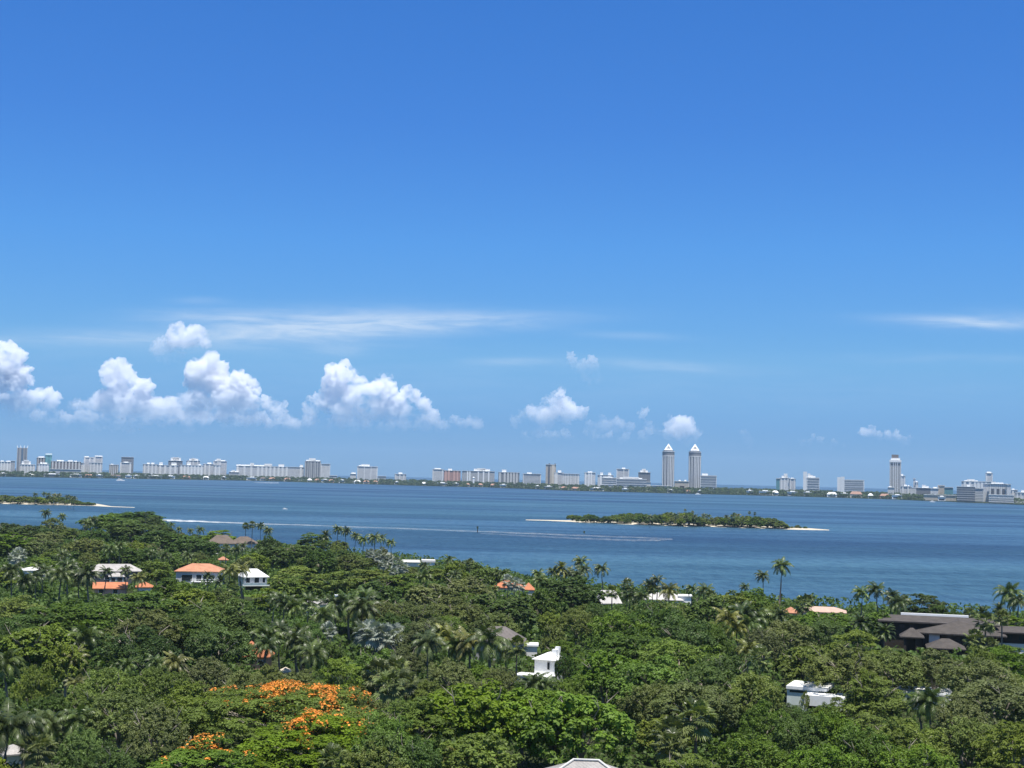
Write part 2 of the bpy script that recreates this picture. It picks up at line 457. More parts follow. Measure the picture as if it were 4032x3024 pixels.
B = block
B('apartment_block', 'low white apartment block at the far left edge of the skyline', 0, 45, 1817, 'W', 4, [(2, 14, 1813), (24, 40, 1814)])
B('apartment_block', 'narrow white slab just left of the dark twin spired tower', 42, 58, 1814, 'B', 0, dep=20, back=380)
r, W, H, D, k = B('spired_tower', 'dark grey twin shaft tower with white spikes at its roof corners', 66, 104, 1762, 'D', 0, back=560, dep=30, slab=False)
MB().box(-W * .08, W * .10, -1.5, -.02, 0, H - 4).build('glass_strip', BLUEG, r)
for q in (-.5, -.26, -.18): MB().box(q * W - .4, q * W + .9, -2.2, -.6, 0, H + 1).build('pier', CONCRETE, r)
for q in (.16, .46): MB().box(q * W - .4, q * W + .9, -2.2, -.6, 0, H + 1).build('pier', CONCRETE, r)
for q in (-.47, -.15, .15, .47):
    MB().add([(q * W - 2, 0, H - 1.2), (q * W + 2, 0, H - 1.2), (q * W + 2, 5, H - 1.2), (q * W - 2, 5, H - 1.2), (q * W + math.copysign(2.6, q), 2, H + 10)],
             [(0, 3, 2, 1), (0, 1, 4), (1, 2, 4), (2, 3, 4), (3, 0, 4)]).build('spire', WHITE, r)
B('apartment_block', 'low stepped white block in front of the dark twin spired tower', 80, 137, 1828, 'Q', 5, [(86, 120, 1816), (94, 112, 1811)])
B('apartment_tower', 'dark brown tower beside the teal glass tower', 144, 176, 1801, 'R', 3, [(150, 172, 1797)], back=560)
B('glass_tower', 'slim teal glass tower with a pale green cap', 177, 202, 1791, 'T', [.25, .8], [(178, 202, 1785)], back=470, pw=.2, roofm=TEALG)
B('apartment_block', 'low white block in front of the brown tower and teal tower', 149, 192, 1826, 'W', 4, [(158, 166, 1819), (168, 184, 1821)])
B('apartment_block', 'long pale slab of many piers right of the teal glass tower', 203, 315, 1816, 'R', 9, [(224, 250, 1811), (266, 284, 1812), (290, 300, 1814)], pw=.46)
B('podium_building', 'low white podium strung out below the long many-piered slab', 200, 316, 1847, 'N', 0, dep=30, back=330)
B('apartment_tower', 'tall white tower joined to a taller neighbour, third cluster from the left', 329, 371, 1800, 'G', [.08, .55, .93], [(331, 348, 1796)], back=470, pw=.35)
B('apartment_tower', 'tallest pale tower of the third cluster, its right hand member', 371, 402, 1797, 'G', [.1, .9], [(372, 401, 1794)], back=500, pw=.2)
B('apartment_block', 'short white block at the left foot of the third tower cluster', 312, 331, 1822, 'W', 2)
B('apartment_block', 'mid height pale wing in front of the third tower cluster', 352, 401, 1821, 'G', 4, back=410)
B('apartment_block', 'small white block of narrow piers standing apart left of the dark slab tower', 430, 466, 1829, 'R', 5, [(436, 446, 1826)], pw=.5)
B('office_tower', 'dark grey slab tower under a thin white roof line', 477, 524, 1799, 'D', 0, back=560)
B('apartment_block', 'white block in front of the dark slab tower', 473, 516, 1821, 'G', [.06, .9], [(486, 504, 1818)])
B('apartment_block', 'grey and white pier block with two small roof boxes right of the dark slab tower', 563, 620, 1827, 'G', 4, [(578, 589, 1821), (594, 606, 1821)], pw=.4)
B('apartment_block', 'wide white block below the dark tower with a white crown', 621, 699, 1831, 'G', 4, [(627, 640, 1820), (673, 693, 1821)], pw=.42)
r, W, H, D, k = B('crowned_tower', 'dark tower topped by a wide white crown, left of its paler twin', 662, 717, 1813, 'D', 0, [(671, 710, 1802), (679, 702, 1800)], back=580)
B('crowned_tower', 'grey tower with a white crown above long white blocks, right of its darker twin', 733, 785, 1813, 'G', 3, [(744, 778, 1806), (752, 768, 1804)], back=580, pw=.2)
B('apartment_block', 'long white block in front of the paler crowned tower', 708, 799, 1831, 'W', 7, [(736, 750, 1818), (780, 790, 1827)], pw=.45)
B('apartment_block', 'grey block between the long white block and the tower with a roof pod', 799, 840, 1826, 'G', [.2, .6], [(815, 832, 1821)])
B('apartment_tower', 'tall grey tower with a small white roof pod, right end of the left group', 839, 891, 1815, 'G', [.04, .35, .5], [(845, 885, 1811), (851, 868, 1806)], back=520, pw=.3)
B('apartment_block', 'white stair block at the foot of the tower with a roof pod', 841, 868, 1831, 'W', [.3, .8], back=400)
B('pavilion_building', 'low domed white pavilion in the gap left of the longest slab', 902, 940, 1858, 'N', 0, [(908, 930, 1854), (914, 924, 1851)])
B('apartment_block', 'longest white slab of the skyline, with a row of pale bays in its middle', 932, 1196, 1836, 'G', [.02, .12, .22, .32, .38, .44, .50, .56, .62, .68, .74, .95], [(932, 1070, 1830), (985, 1000, 1823), (1040, 1070, 1826), (1095, 1117, 1828), (1178, 1191, 1830)], pw=.36)
B('apartment_tower', 'dark tower of white vertical ribs at the right end of the longest slab', 1199, 1262, 1815, 'D', [.04, .2, .33, .42, .58, .67, .8, .96], [(1204, 1258, 1811), (1215, 1241, 1804)], back=560, pw=.3)
B('apartment_block', 'beige grid fronted block just right of the ribbed dark tower', 1262, 1299, 1826, 'Q', [.04, .96], back=520, pw=.12)
B('low_building', 'long low white roof among trees right of the beige grid block', 1297, 1328, 1872, 'N', 0)
B('low_building', 'small white building at the left foot of the lone pale block', 1379, 1402, 1865, 'W', 0, [(1383, 1400, 1860)])
B('apartment_block', 'lone pale grey block with a white roof box, standing in the wide left gap', 1406, 1486, 1836, 'G', [.03, .35, .68, .97], [(1412, 1420, 1831), (1421, 1455, 1828)], pw=.14)
B('low_building', 'long low white roof just right of the lone pale block', 1488, 1520, 1874, 'N', 0)
B('apartment_block', 'smallest isolated grey block, alone against the open sea', 1554, 1599, 1866, 'G', [.1, .45, .8], [(1569, 1584, 1860)], pw=.3)
B('apartment_tower', 'pale grey block touching the pink block', 1702, 1746, 1847, 'G', [.05, .9], [(1710, 1735, 1843)], pw=.15)
B('apartment_block', 'pink fronted block, the only pink one in the skyline', 1747, 1813, 1852, 'P', [.12, .3, .62, .82], [(1764, 1779, 1845)], pw=.4)
B('apartment_block', 'wide curved white block with a long roof pavilion right of the pink block', 1819, 1947, 1854, 'B', [.17, .24, .5, .66, .82], [(1865, 1928, 1846), (1878, 1910, 1844)], pw=.22)
B('apartment_block', 'white block with a tall lift tower on its left, beside the curved block', 1962, 2045, 1859, 'D', [.08, .3, .46, .6, .74, .88], [(1976, 1993, 1849)], pw=.55)
B('apartment_block', 'plain broad grey block left of the slim tower with a dark stripe', 2058, 2130, 1865, 'N', [.03, .97], [(2075, 2093, 1860)], pw=.06)
r, W, H, D, k = B('apartment_tower', 'slim pale tower with one dark vertical stripe', 2148, 2188, 1828, 'E', [.72], (), back=500, pw=.3)
MB().box(-W * .24, -W * .10, -1.6, -.02, 0, H + 3).build('stair_shaft', DARKC, r)
MB().box(W * .34, W * .48, 2, 9, H, H + 3).build('penthouse', DARKC, r)
B('apartment_block', 'grey block at the right foot of the slim striped tower', 2182, 2219, 1860, 'G', [.2], [(2196, 2209, 1851)])
B('apartment_block', 'long beige white block right of the slim striped tower', 2212, 2281, 1865, 'Q', 7, pw=.25)
B('apartment_block', 'isolated white block left of the terraced white buildings', 2301, 2344, 1860, 'W', [.1, .4, .62], [(2314, 2332, 1856)], pw=.4)
B('apartment_block', 'stepped white block with two roof towers behind the left terraces', 2353, 2415, 1870, 'W', [.2, .75], [(2363, 2374, 1860), (2394, 2406, 1861)], back=560)
for i, (a, b, y) in enumerate(((2370, 2426, 1880), )):
    B('terraced_building', 'left white terraced building with deep horizontal balconies', a, b, y, 'N', 0, [(2375, 2412, 1877)], slabs=6, back=350)
B('apartment_tower', 'white framed grey tower rising behind the terraced buildings', 2427, 2476, 1846, 'G', [.03, .58, .97], [(2448, 2461, 1841)], back=560, pw=.22)
r, W, H, D, k = B('terraced_building', 'right white terraced building, widest of the stepped pair', 2428, 2545, 1885, 'N', 0, [(2455, 2515, 1878), (2440, 2528, 1881)], slabs=5, back=350)
B('apartment_tower', 'dark grey tower with white plant room left of the twin pointed towers', 2513, 2560, 1859, 'D', 0, [(2520, 2550, 1852), (2527, 2542, 1846)], back=560)
B('low_building', 'small white block at the right foot of the terraced building', 2536, 2562, 1897, 'W', 0)
B('low_building', 'long thin white roof at the foot of the left pointed tower', 2568, 2645, 1912, 'N', 0, back=300)

def pointed_tower(x0, x1, ys, yband, yp, ytip, label):
    xm = (x0 + x1) / 2
    D = far_depth(xm) + 520
    p, rz = frame_at(xm, D)
    k = D / FPX; W = (x1 - x0) * k; r = W / 2
    zz = lambda y: P(xm, y, D).z - 1.4
    H = zz(ys)
    root = empty('pointed_tower', (p.x, p.y, 1.4), rz)
    tag(root, label, 'skyscraper', 'twin skyscrapers with pointed white roofs')
    n = 20
    oct_ = lambda rr, h: [(rr * math.cos(2 * math.pi * (i + .5) / n), rr * math.sin(2 * math.pi * (i + .5) / n)) for i in range(n)]
    MB().prism(oct_(r, n), 0, H).build('shaft', FAC_D, root)
    zb = zz(yband)
    for q, hw in ((-.86, .07), (-.58, .035), (-.40, .035), (-.06, .04), (.12, .04), (.36, .05), (.62, .05), (.88, .06)):
        x = q * r; y = -math.sqrt(max(0, 1 - q * q)) * r
        MB().box(x - hw * r, x + hw * r, y - 1.0, y + 1.6, 0, zb).build('rib', WHITE, root)
    MB().prism(oct_(r + 1.0, n), zb - 1.5, zb + 1.5).build('band', CONCRETE, root)
    MB().prism(oct_(r + 1.2, n), H + .02, H + 2.2).build('parapet', WHITE, root)
    MB().prism(oct_(r * .86, n), H + 2.22, H + 5).build('drum', DARKC, root)
    zt = zz(ytip); zp = H + 5.02; rp = r * .70
    # pyramid of four white sloping frames round a recessed opening on each face
    mb = MB().box(-rp, rp, -rp, rp, zp, zp + 2)
    cs = [(-rp, -rp), (rp, -rp), (rp, rp), (-rp, rp)]
    apex = (0, 0, zt); z2 = zp + 2.02
    for i in range(4):
        (ax, ay), (bx, by) = cs[i], cs[(i + 1) % 4]
        A, Bv, Cv = Vector((ax, ay, z2)), Vector((bx, by, z2)), Vector(apex)
        G = (A + Bv + Cv) / 3
        low = G - Vector((0, 0, (zt - z2) * .05))
        a, b_, c = (low + (q - low) * .46 for q in (A, Bv, Cv))
        mb.add([A, Bv, Cv, a, b_, c], [(0, 1, 4, 3), (1, 2, 5, 4), (2, 0, 3, 5)])
    mb.build('pyramid_roof', WHITE, root)
    mi = MB().add([(-rp * .8, -rp * .8, z2), (rp * .8, -rp * .8, z2), (rp * .8, rp * .8, z2), (-rp * .8, rp * .8, z2), (0, 0, z2 + (zt - z2) * .8)],
                  [(0, 1, 4), (1, 2, 4), (2, 3, 4), (3, 0, 4), (0, 3, 2, 1)])
    mi.build('roof_opening', GREYW, root)
pointed_tower(2606, 2654, 1779, 1795, 1772, 1746, 'left one of two tall grey towers with white pyramid roofs')
pointed_tower(2710, 2759, 1781, 1797, 1774, 1747, 'right one of two tall grey towers with white pyramid roofs')
r, W, H, D, k = B('low_building', 'cream low palace with a dark archway between the pointed towers', 2656, 2712, 1894, 'E', 0, [(2672, 2680, 1889), (2694, 2702, 1889)], back=400)
MB().box(-W * .12, W * .2, -.6, -.02, 0, H * .55).build('archway', DARKBROWN, r)
B('apartment_block', 'white banded block touching the right pointed tower', 2757, 2821, 1872, 'N', [.02, .98], [(2763, 2787, 1864)], slabs=7, pw=.05)
B('apartment_block', 'stepped white block with a bottle shaped roof tower, right of the wide sea gap', 3070, 3108, 1881, 'W', [.15, .5, .85], [(3078, 3101, 1873), (3086, 3100, 1865)], pw=.3)
B('apartment_block', 'green tinted left wing of the block with a bottle shaped tower', 3056, 3070, 1883, 'T', 0, dep=18)
B('apartment_block', 'pale right wing of the block with a bottle shaped tower', 3108, 3132, 1884, 'G', [.2, .8], [(3113, 3125, 1881)])
r, W, H, D, k = B('apartment_block', 'white block with a tall blank fin wall at its left and a sloping roof', 3178, 3226, 1880, 'N', [.02, .98], [(3180, 3190, 1864), (3190, 3200, 1870), (3200, 3210, 1874)], slabs=7, pw=.06)
MB().box(-W / 2 - 24 * k * .62, -W / 2 - .1, 0, 20, 0, P(3165, 1857, D).z - 1.4).build('fin_wall', WHITE, r)
r, W, H, D, k = B('apartment_block', 'white slab of long balconies with a taller block at its left end', 3318, 3401, 1889, 'N', [.99], (), slabs=8, pw=.04)
MB().box(-W / 2 - 20 * k, -W / 2 - .1, 0, 22, 0, P(3308, 1879, D).z - 1.4).build('stair_block', WHITE, r)
MB().box(-W / 2 - 6 * k, -W / 2 + 8 * k, -1.5, -.03, 0, P(3314, 1877, D).z - 1.4).build('pier', WHITE, r)
r, W, H, D, k = B('hotel_tower', 'tallest white tower on the right with a dark box on its roof', 3503, 3547, 1812, 'B', [.04, .34, .52, .68, .96], [(3507, 3543, 1803)], back=480, dep=30, pw=.22)
MB().box(-W * .33, W * .27, 4, 26, P(3525, 1803, D).z - 1.38, P(3525, 1790, D).z - 1.4).build('plant_room', BROWNC, r)
MB().box(-W * .42, W * .42, -.5, -.03, P(3525, 1833, D).z, P(3525, 1827, D).z).build('window_band', DARKC, r)
MB().box(-W / 2 - .4, W / 2 + .4, -1.9, -.03, P(3525, 1822, D).z, P(3525, 1813, D).z).build('parapet', WHITE, r)
B('apartment_block', 'slender stepped white tower touching the tallest right hand tower', 3547, 3564, 1873, 'W', [.2, .8], [(3548, 3556, 1866)], dep=18)
B('apartment_block', 'thin white stair tower standing alone right of the tallest tower', 3596, 3604, 1883, 'W', 0, dep=10)
B('apartment_block', 'short white block against the thin stair tower', 3604, 3615, 1898, 'W', [.5], [(3606, 3612, 1893)], dep=14)
B('low_building', 'jumbled white low buildings at the foot of the tallest right tower', 3496, 3520, 1918, 'W', 0, [(3500, 3510, 1914)], back=300)
B('low_building', 'low white building with dark openings right of the tallest tower foot', 3547, 3588, 1914, 'Q', [.2, .7], [(3560, 3570, 1908), (3574, 3580, 1910)], back=320)
B('low_building', 'long dark roofed low building below the thin stair tower', 3590, 3664, 1920, 'D', [.1], [(3630, 3644, 1909), (3644, 3656, 1914)], back=320)
B('low_building', 'white low building with a rounded end, centre of the right cluster', 3664, 3694, 1922, 'W', 0, [(3674, 3690, 1917)], back=300)
B('low_building', 'pale beige blank block beside a low green fronted block', 3693, 3719, 1910, 'E', 0, back=340)
B('low_building', 'low pale green fronted block left of the dark banded office', 3719, 3752, 1918, 'T', 0, back=330)
r, W, H, D, k = B('office_building', 'dark blue glass office of banded storeys by the water', 3769, 3838, 1915, 'D', 0, [(3807, 3818, 1908)], slabs=0, back=60, dep=30)
for i in range(7):
    z = H * (i + .8) / 7
    MB().box(-W / 2 - .4, W / 2 + .4, -1.2, -.03, z - .55, z + .55).build('storey_band', CONCRETE, r)
B('hospital_building', 'large pale block with a flat overhanging roof behind the dark banded office', 3789, 3916, 1895, 'W', [.1, .25, .4, .5, .6, .72, .9], [(3810, 3838, 1887), (3800, 3850, 1891)], back=420, pw=.5)
B('apartment_tower', 'slim white tower with a rounded cap behind the hospital blocks', 3881, 3908, 1862, 'W', [.1, .9], [(3886, 3903, 1857)], back=600, pw=.3)
r, W, H, D, k = B('hospital_building', 'grey hospital block of dark window strips, right of the banded office', 3896, 3964, 1904, 'Q', 0, [(3905, 3950, 1900)], back=230)
for q in (-.3, 0, .3): MB().box(q * W - 4, q * W + 4, -.5, -.03, H * .3, H * .72).build('window_strip', DARKC, r)
B('hospital_building', 'blank white stair block on the left of the grey hospital', 3872, 3895, 1904, 'W', 0, back=225, dep=20)
B('hospital_building', 'blank white wing on the right of the grey hospital', 3964, 3980, 1906, 'W', 0, back=240, dep=20)
B('apartment_block', 'white block with a dark screen seen between office and hospital', 3838, 3872, 1922, 'N', [.05, .95], back=160, pw=.1)
r, W, H, D, k = B('parking_garage', 'low striped white parking garage in front of the grey hospital', 3896, 3989, 1948, 'N', 0, (), back=90, dep=24)
for i in range(4):
    z = H * (i + .5) / 4
    MB().box(-W / 2 - .4, W / 2 + .4, -1.2, -.03, z - .9, z + .9).build('parapet', OFFWHITE, r)
B('low_building', 'small grey tower blocks at the right edge of the skyline', 3982, 4006, 1928, 'G', [.3], [(3985, 3995, 1924)], back=330)
B('low_building', 'low white roofs at the far right edge of the skyline', 4000, 4040, 1938, 'W', 3, [(4020, 4036, 1930)], back=300)
B('low_building', 'long cream seafront building low among the trees, left of the banded office', 3640, 3762, 1948, 'E', 0, (), back=70, dep=14)

# waterfront houses, villas and boats along the far shore
def villa(px, wpx, kind, label, hpx=11):
    D = far_depth(px) + 28
    p, rz = frame_at(px, D)
    k = D / FPX; W = wpx * k; H = hpx * k
    root = tag(empty('waterfront_house', (p.x, p.y, 1.4), rz), label, 'house', 'waterfront houses on the far shore')
    wm = {'w': WHITE, 'c': CREAM, 'p': PINKW, 'g': GREYW, 'o': CREAM, 'b': OFFWHITE}[kind[0]]
    hw = H * (.62 if kind[1] == 'h' else .9)
    MB().box(-W / 2, W / 2, 0, 11, 0, hw).build('wall', wm, root)
    if kind[1] == 'h':
        rm = {'o': T_ORANGE, 'p': T_PALEOR, 'b': T_WARM, 'c': T_PALEOR}.get(kind[0], WHITE)
        if rm in (T_ORANGE, T_PALEOR): rm = T_FAR
        MB().hip(-W / 2 - 1, W / 2 + 1, -1, 12, hw + .02, H * .5, thick=.3).build('roof', rm, root)
    else:
        MB().box(-W / 2 - .8, W / 2 + .8, -1.5, 11.8, hw + .02, hw + .9).build('roof', WHITE, root)
        MB().box(-W * .2, W * .25, 2, 9, hw + .92, hw + 3.4).build('upper_storey', WHITE, root)
    MB().box(-W * .38, W * .38, -.12, -.02, hw * .15, hw * .55).build('window', GLASS, root)
    return root
VW = [(12, 26, 'wf', 'white flat roofed waterfront house at the left end of the far shore'), (120, 30, 'wh', 'white house with a sloping roof below the dark twin spired tower'),
 (205, 60, 'gf', 'long grey waterfront house below the teal glass tower'), (300, 46, 'wf', 'white waterfront house left of the pair of brown roofed ones'), (350, 34, 'ph', 'terracotta roofed waterfront house below the third tower cluster'),
 (392, 24, 'wf', 'small white waterfront house below the tallest pale tower'), (455, 46, 'bh', 'brown roofed waterfront house near the white yacht'), (507, 24, 'wf', 'two storey white waterfront house, left one of a pair below the dark slab tower'),
 (537, 22, 'wf', 'two storey white waterfront house, right one of a pair below the dark slab tower'), (610, 56, 'gf', 'long grey quay house below the block with two roof boxes'), (671, 38, 'wf', 'bright white flat roofed house below the dark crowned tower'),
 (734, 32, 'ph', 'pink roofed waterfront house below the paler crowned tower'), (812, 22, 'wh', 'small white waterfront house left of the pod topped tower'), (882, 18, 'wf', 'tiny white waterfront house below the pod topped tower'),
 (992, 42, 'wf', 'large white two storey villa below the left end of the longest slab'), (1036, 24, 'bh', 'brown roofed house just right of the large white villa'), (1072, 26, 'oh', 'orange roofed house below the middle of the longest slab'),
 (1132, 26, 'ch', 'cream house below the right part of the longest slab'), (1220, 18, 'wh', 'steep white house below the ribbed dark tower'), (1250, 22, 'ch', 'cream house right of the steep white house'),
 (1280, 26, 'bf', 'off white flat house below the beige grid block'), (1305, 20, 'ph', 'pink roofed house right of the beige grid block'), (1347, 24, 'wf', 'white flat house left of the lone pale block'),
 (1408, 26, 'wh', 'white gabled house under the left side of the lone pale block'), (1443, 24, 'ch', 'cream house under the lone pale block'), (1478, 22, 'oh', 'orange roofed house under the right side of the lone pale block'),
 (1562, 18, 'wf', 'small white house below the smallest isolated block'), (1670, 20, 'wh', 'white hut standing by the water left of the pink block'), (1742, 40, 'wf', 'long white house below the pink block'),
 (1795, 22, 'gf', 'grey house below the right side of the pink block'), (1842, 18, 'ch', 'cream house below the left end of the curved block'), (1892, 20, 'ch', 'cream house just right of the white lookout tower'),
 (1943, 26, 'oh', 'yellowish house with an orange roof below the curved block'), (1982, 28, 'wf', 'white two storey villa below the block with a lift tower'), (2117, 18, 'gf', 'grey house below the plain broad block'),
 (2160, 30, 'gf', 'grey villa with white frames below the slim striped tower'), (2224, 30, 'oh', 'orange roofed villa, left one of two near a moored yacht'), (2268, 34, 'oh', 'orange roofed villa, right one of two near a moored yacht'),
 (2350, 60, 'bf', 'long pale modern villa below the isolated white block'), (2462, 24, 'wf', 'small white house below the terraced buildings'), (2494, 18, 'oh', 'small orange house below the dark tower with plant room'),
 (2640, 22, 'wf', 'white boathouse below the left pointed tower'), (2704, 30, 'oh', 'orange roofed house between the two pointed towers'), (2756, 14, 'gf', 'small grey house below the right pointed tower'),
 (2952, 26, 'wf', 'white house with a slender spike, right of the sea gap'), (3012, 46, 'bf', 'long off white villa left of the bottle towered block'), (3053, 26, 'wh', 'white gabled house below the bottle towered block'),
 (3120, 40, 'bf', 'low off white house below the bottle towered block'), (3180, 30, 'gf', 'grey house below the fin walled block'), (3276, 38, 'wh', 'white roofed villa left of the large cream mansion'),
 (3325, 26, 'wf', 'white flat villa touching the large cream mansion'), (3428, 20, 'wh', 'small white boathouse right of the large cream mansion'), (3484, 38, 'ph', 'pink mansion left of the white glass villa'),
 (3532, 38, 'wf', 'white pillared villa below the tallest right hand tower'), (3708, 28, 'wf', 'white house on the seawall left of the banded office')]
for a in VW: villa(*a, hpx=12 if a[0] < 2900 else 17)
villa(3371, 46, 'ch', 'large cream mansion of two storeys right of the sea gap', 22)
def slim(px, ytop, wpx, label):
    D = far_depth(px) + 40
    p, rz = frame_at(px, D); k = D / FPX; W = wpx * k; H = P(px, ytop, D).z - 1.4
    r = tag(empty('lookout_tower', (p.x, p.y, 1.4), rz), label, 'tower')
    MB().box(-W / 2, W / 2, 0, W, 0, H).build('wall', WHITE, r)
    MB().hip(-W * .7, W * .7, -W * .2, W * 1.2, H + .02, W * .5, W * .69, .2).build('roof', WHITE, r)
slim(1865, 1881, 7, 'slender white lookout tower below the wide curved block')
slim(2952, 1926, 3, 'thin white monument spike on the shore right of the sea gap')
def yacht(px, py, L, label, z=0.0, rz=0.1):
    p = at(px, py, 0)
    r = tag(empty('yacht', (p.x, p.y, 0), rz), label, 'boat', 'white boats on the bay')
    h = L * .09
    hull = [(-L / 2, -L * .11), (L * .25, -L * .11), (L / 2, 0), (L * .25, L * .11), (-L / 2, L * .11)]
    MB().prism(hull, -.3, h).build('hull', WHITE, r)
    MB().prism([(x * .62 - L * .05, y * .75) for x, y in hull], h + .01, h * 2).build('cabin', WHITE, r)
    MB().prism([(x * .66 - L * .05, y * .8) for x, y in hull], h * 1.3, h * 1.65).build('window', GLASS, r)
    MB().prism([(x * .35 - L * .08, y * .6) for x, y in hull], h * 2.01, h * 2.7).build('bridge', WHITE, r)
yacht(475, 1893, 26, 'white yacht moored below the dark slab tower')
yacht(2240, 1931, 20, 'white yacht moored in front of the orange roofed villas, left one')
yacht(2296, 1931, 26, 'white yacht with a raised bridge moored below the isolated white block')
yacht(1562, 1909, 14, 'small white boat below the smallest isolated block')
yacht(3672, 1977, 16, 'small white boat along the right hand seawall')
yacht(2748, 1947, 18, 'small white boat below the right pointed tower')
yacht(1123, 2005, 6, 'lone small white boat on open water left of the middle of the bay')

# the far shore wood: one mass of tropical trees
rng = np.random.default_rng(11)
def leaf_cards(rng, pos, nrm, size, elong=.6, bend=.22):
    n = len(pos)
    rnd = rng.normal(size=(n, 3))
    t = np.cross(nrm, rnd); t /= np.linalg.norm(t, axis=1, keepdims=True) + 1e-9
    b = np.cross(nrm, t); b /= np.linalg.norm(b, axis=1, keepdims=True) + 1e-9
    s = size[:, None] if np.ndim(size) else size
    d = nrm * (s * bend)
    V = np.stack([pos + t * s - d, pos + b * s * elong, pos - t * s - d, pos - b * s * elong], 1).reshape(-1, 3)
    F = np.arange(n * 4).reshape(n, 4)
    return V, F
Vs, Ts = [], []
for i in range(5600):
    px = rng.uniform(-350, 4400)
    d = rng.uniform(0, 1) ** 1.6 * 950 + 12
    if 3790 < px < 4100 and d < 240: continue
    if 3640 < px < 3790 and d < 110: d += 110
    D = far_depth(px) + d
    p = gpos(px, D)
    r = rng.uniform(5, 9.5); h = rng.uniform(10, 19) if d > 70 else rng.uniform(5, 13)
    n = 34
    dirs = rng.normal(size=(n, 3)); dirs[:, 2] = np.abs(dirs[:, 2]) * 1.0; dirs /= np.linalg.norm(dirs, axis=1, keepdims=True)
    c = np.array([p.x, p.y, 1.4 + h - r * .75])
    pos = c + dirs * r * [1.1, 1.1, .75] * rng.uniform(.75, 1.05, (n, 1))
    low = np.array([p.x, p.y, 1.4]) + np.c_[rng.normal(size=(6, 2)) * r * .6, rng.uniform(.3, max(.5, h - r * .8), 6)]
    pos = np.r_[pos, low]
    nr = np.r_[dirs, np.tile([[0, -.6, .8]], (6, 1))] + rng.normal(size=(n + 6, 3)) * .35
    nr /= np.linalg.norm(nr, axis=1, keepdims=True)
    V, F = leaf_cards(rng, pos, nr, rng.uniform(1.4, 2.6, n + 6), .75)
    Vs.append(V); Ts.append(np.clip(rng.uniform() * .75 + rng.uniform(0, .25, n + 6), 0, 1))
V = np.concatenate(Vs)
tag(link('far_wood', arrays('far_wood', V, np.arange(len(V)).reshape(-1, 4), np.concatenate(Ts), LEAF['deep green'])), 'dark green wood massed along the far shore below the towers', kind='stuff')

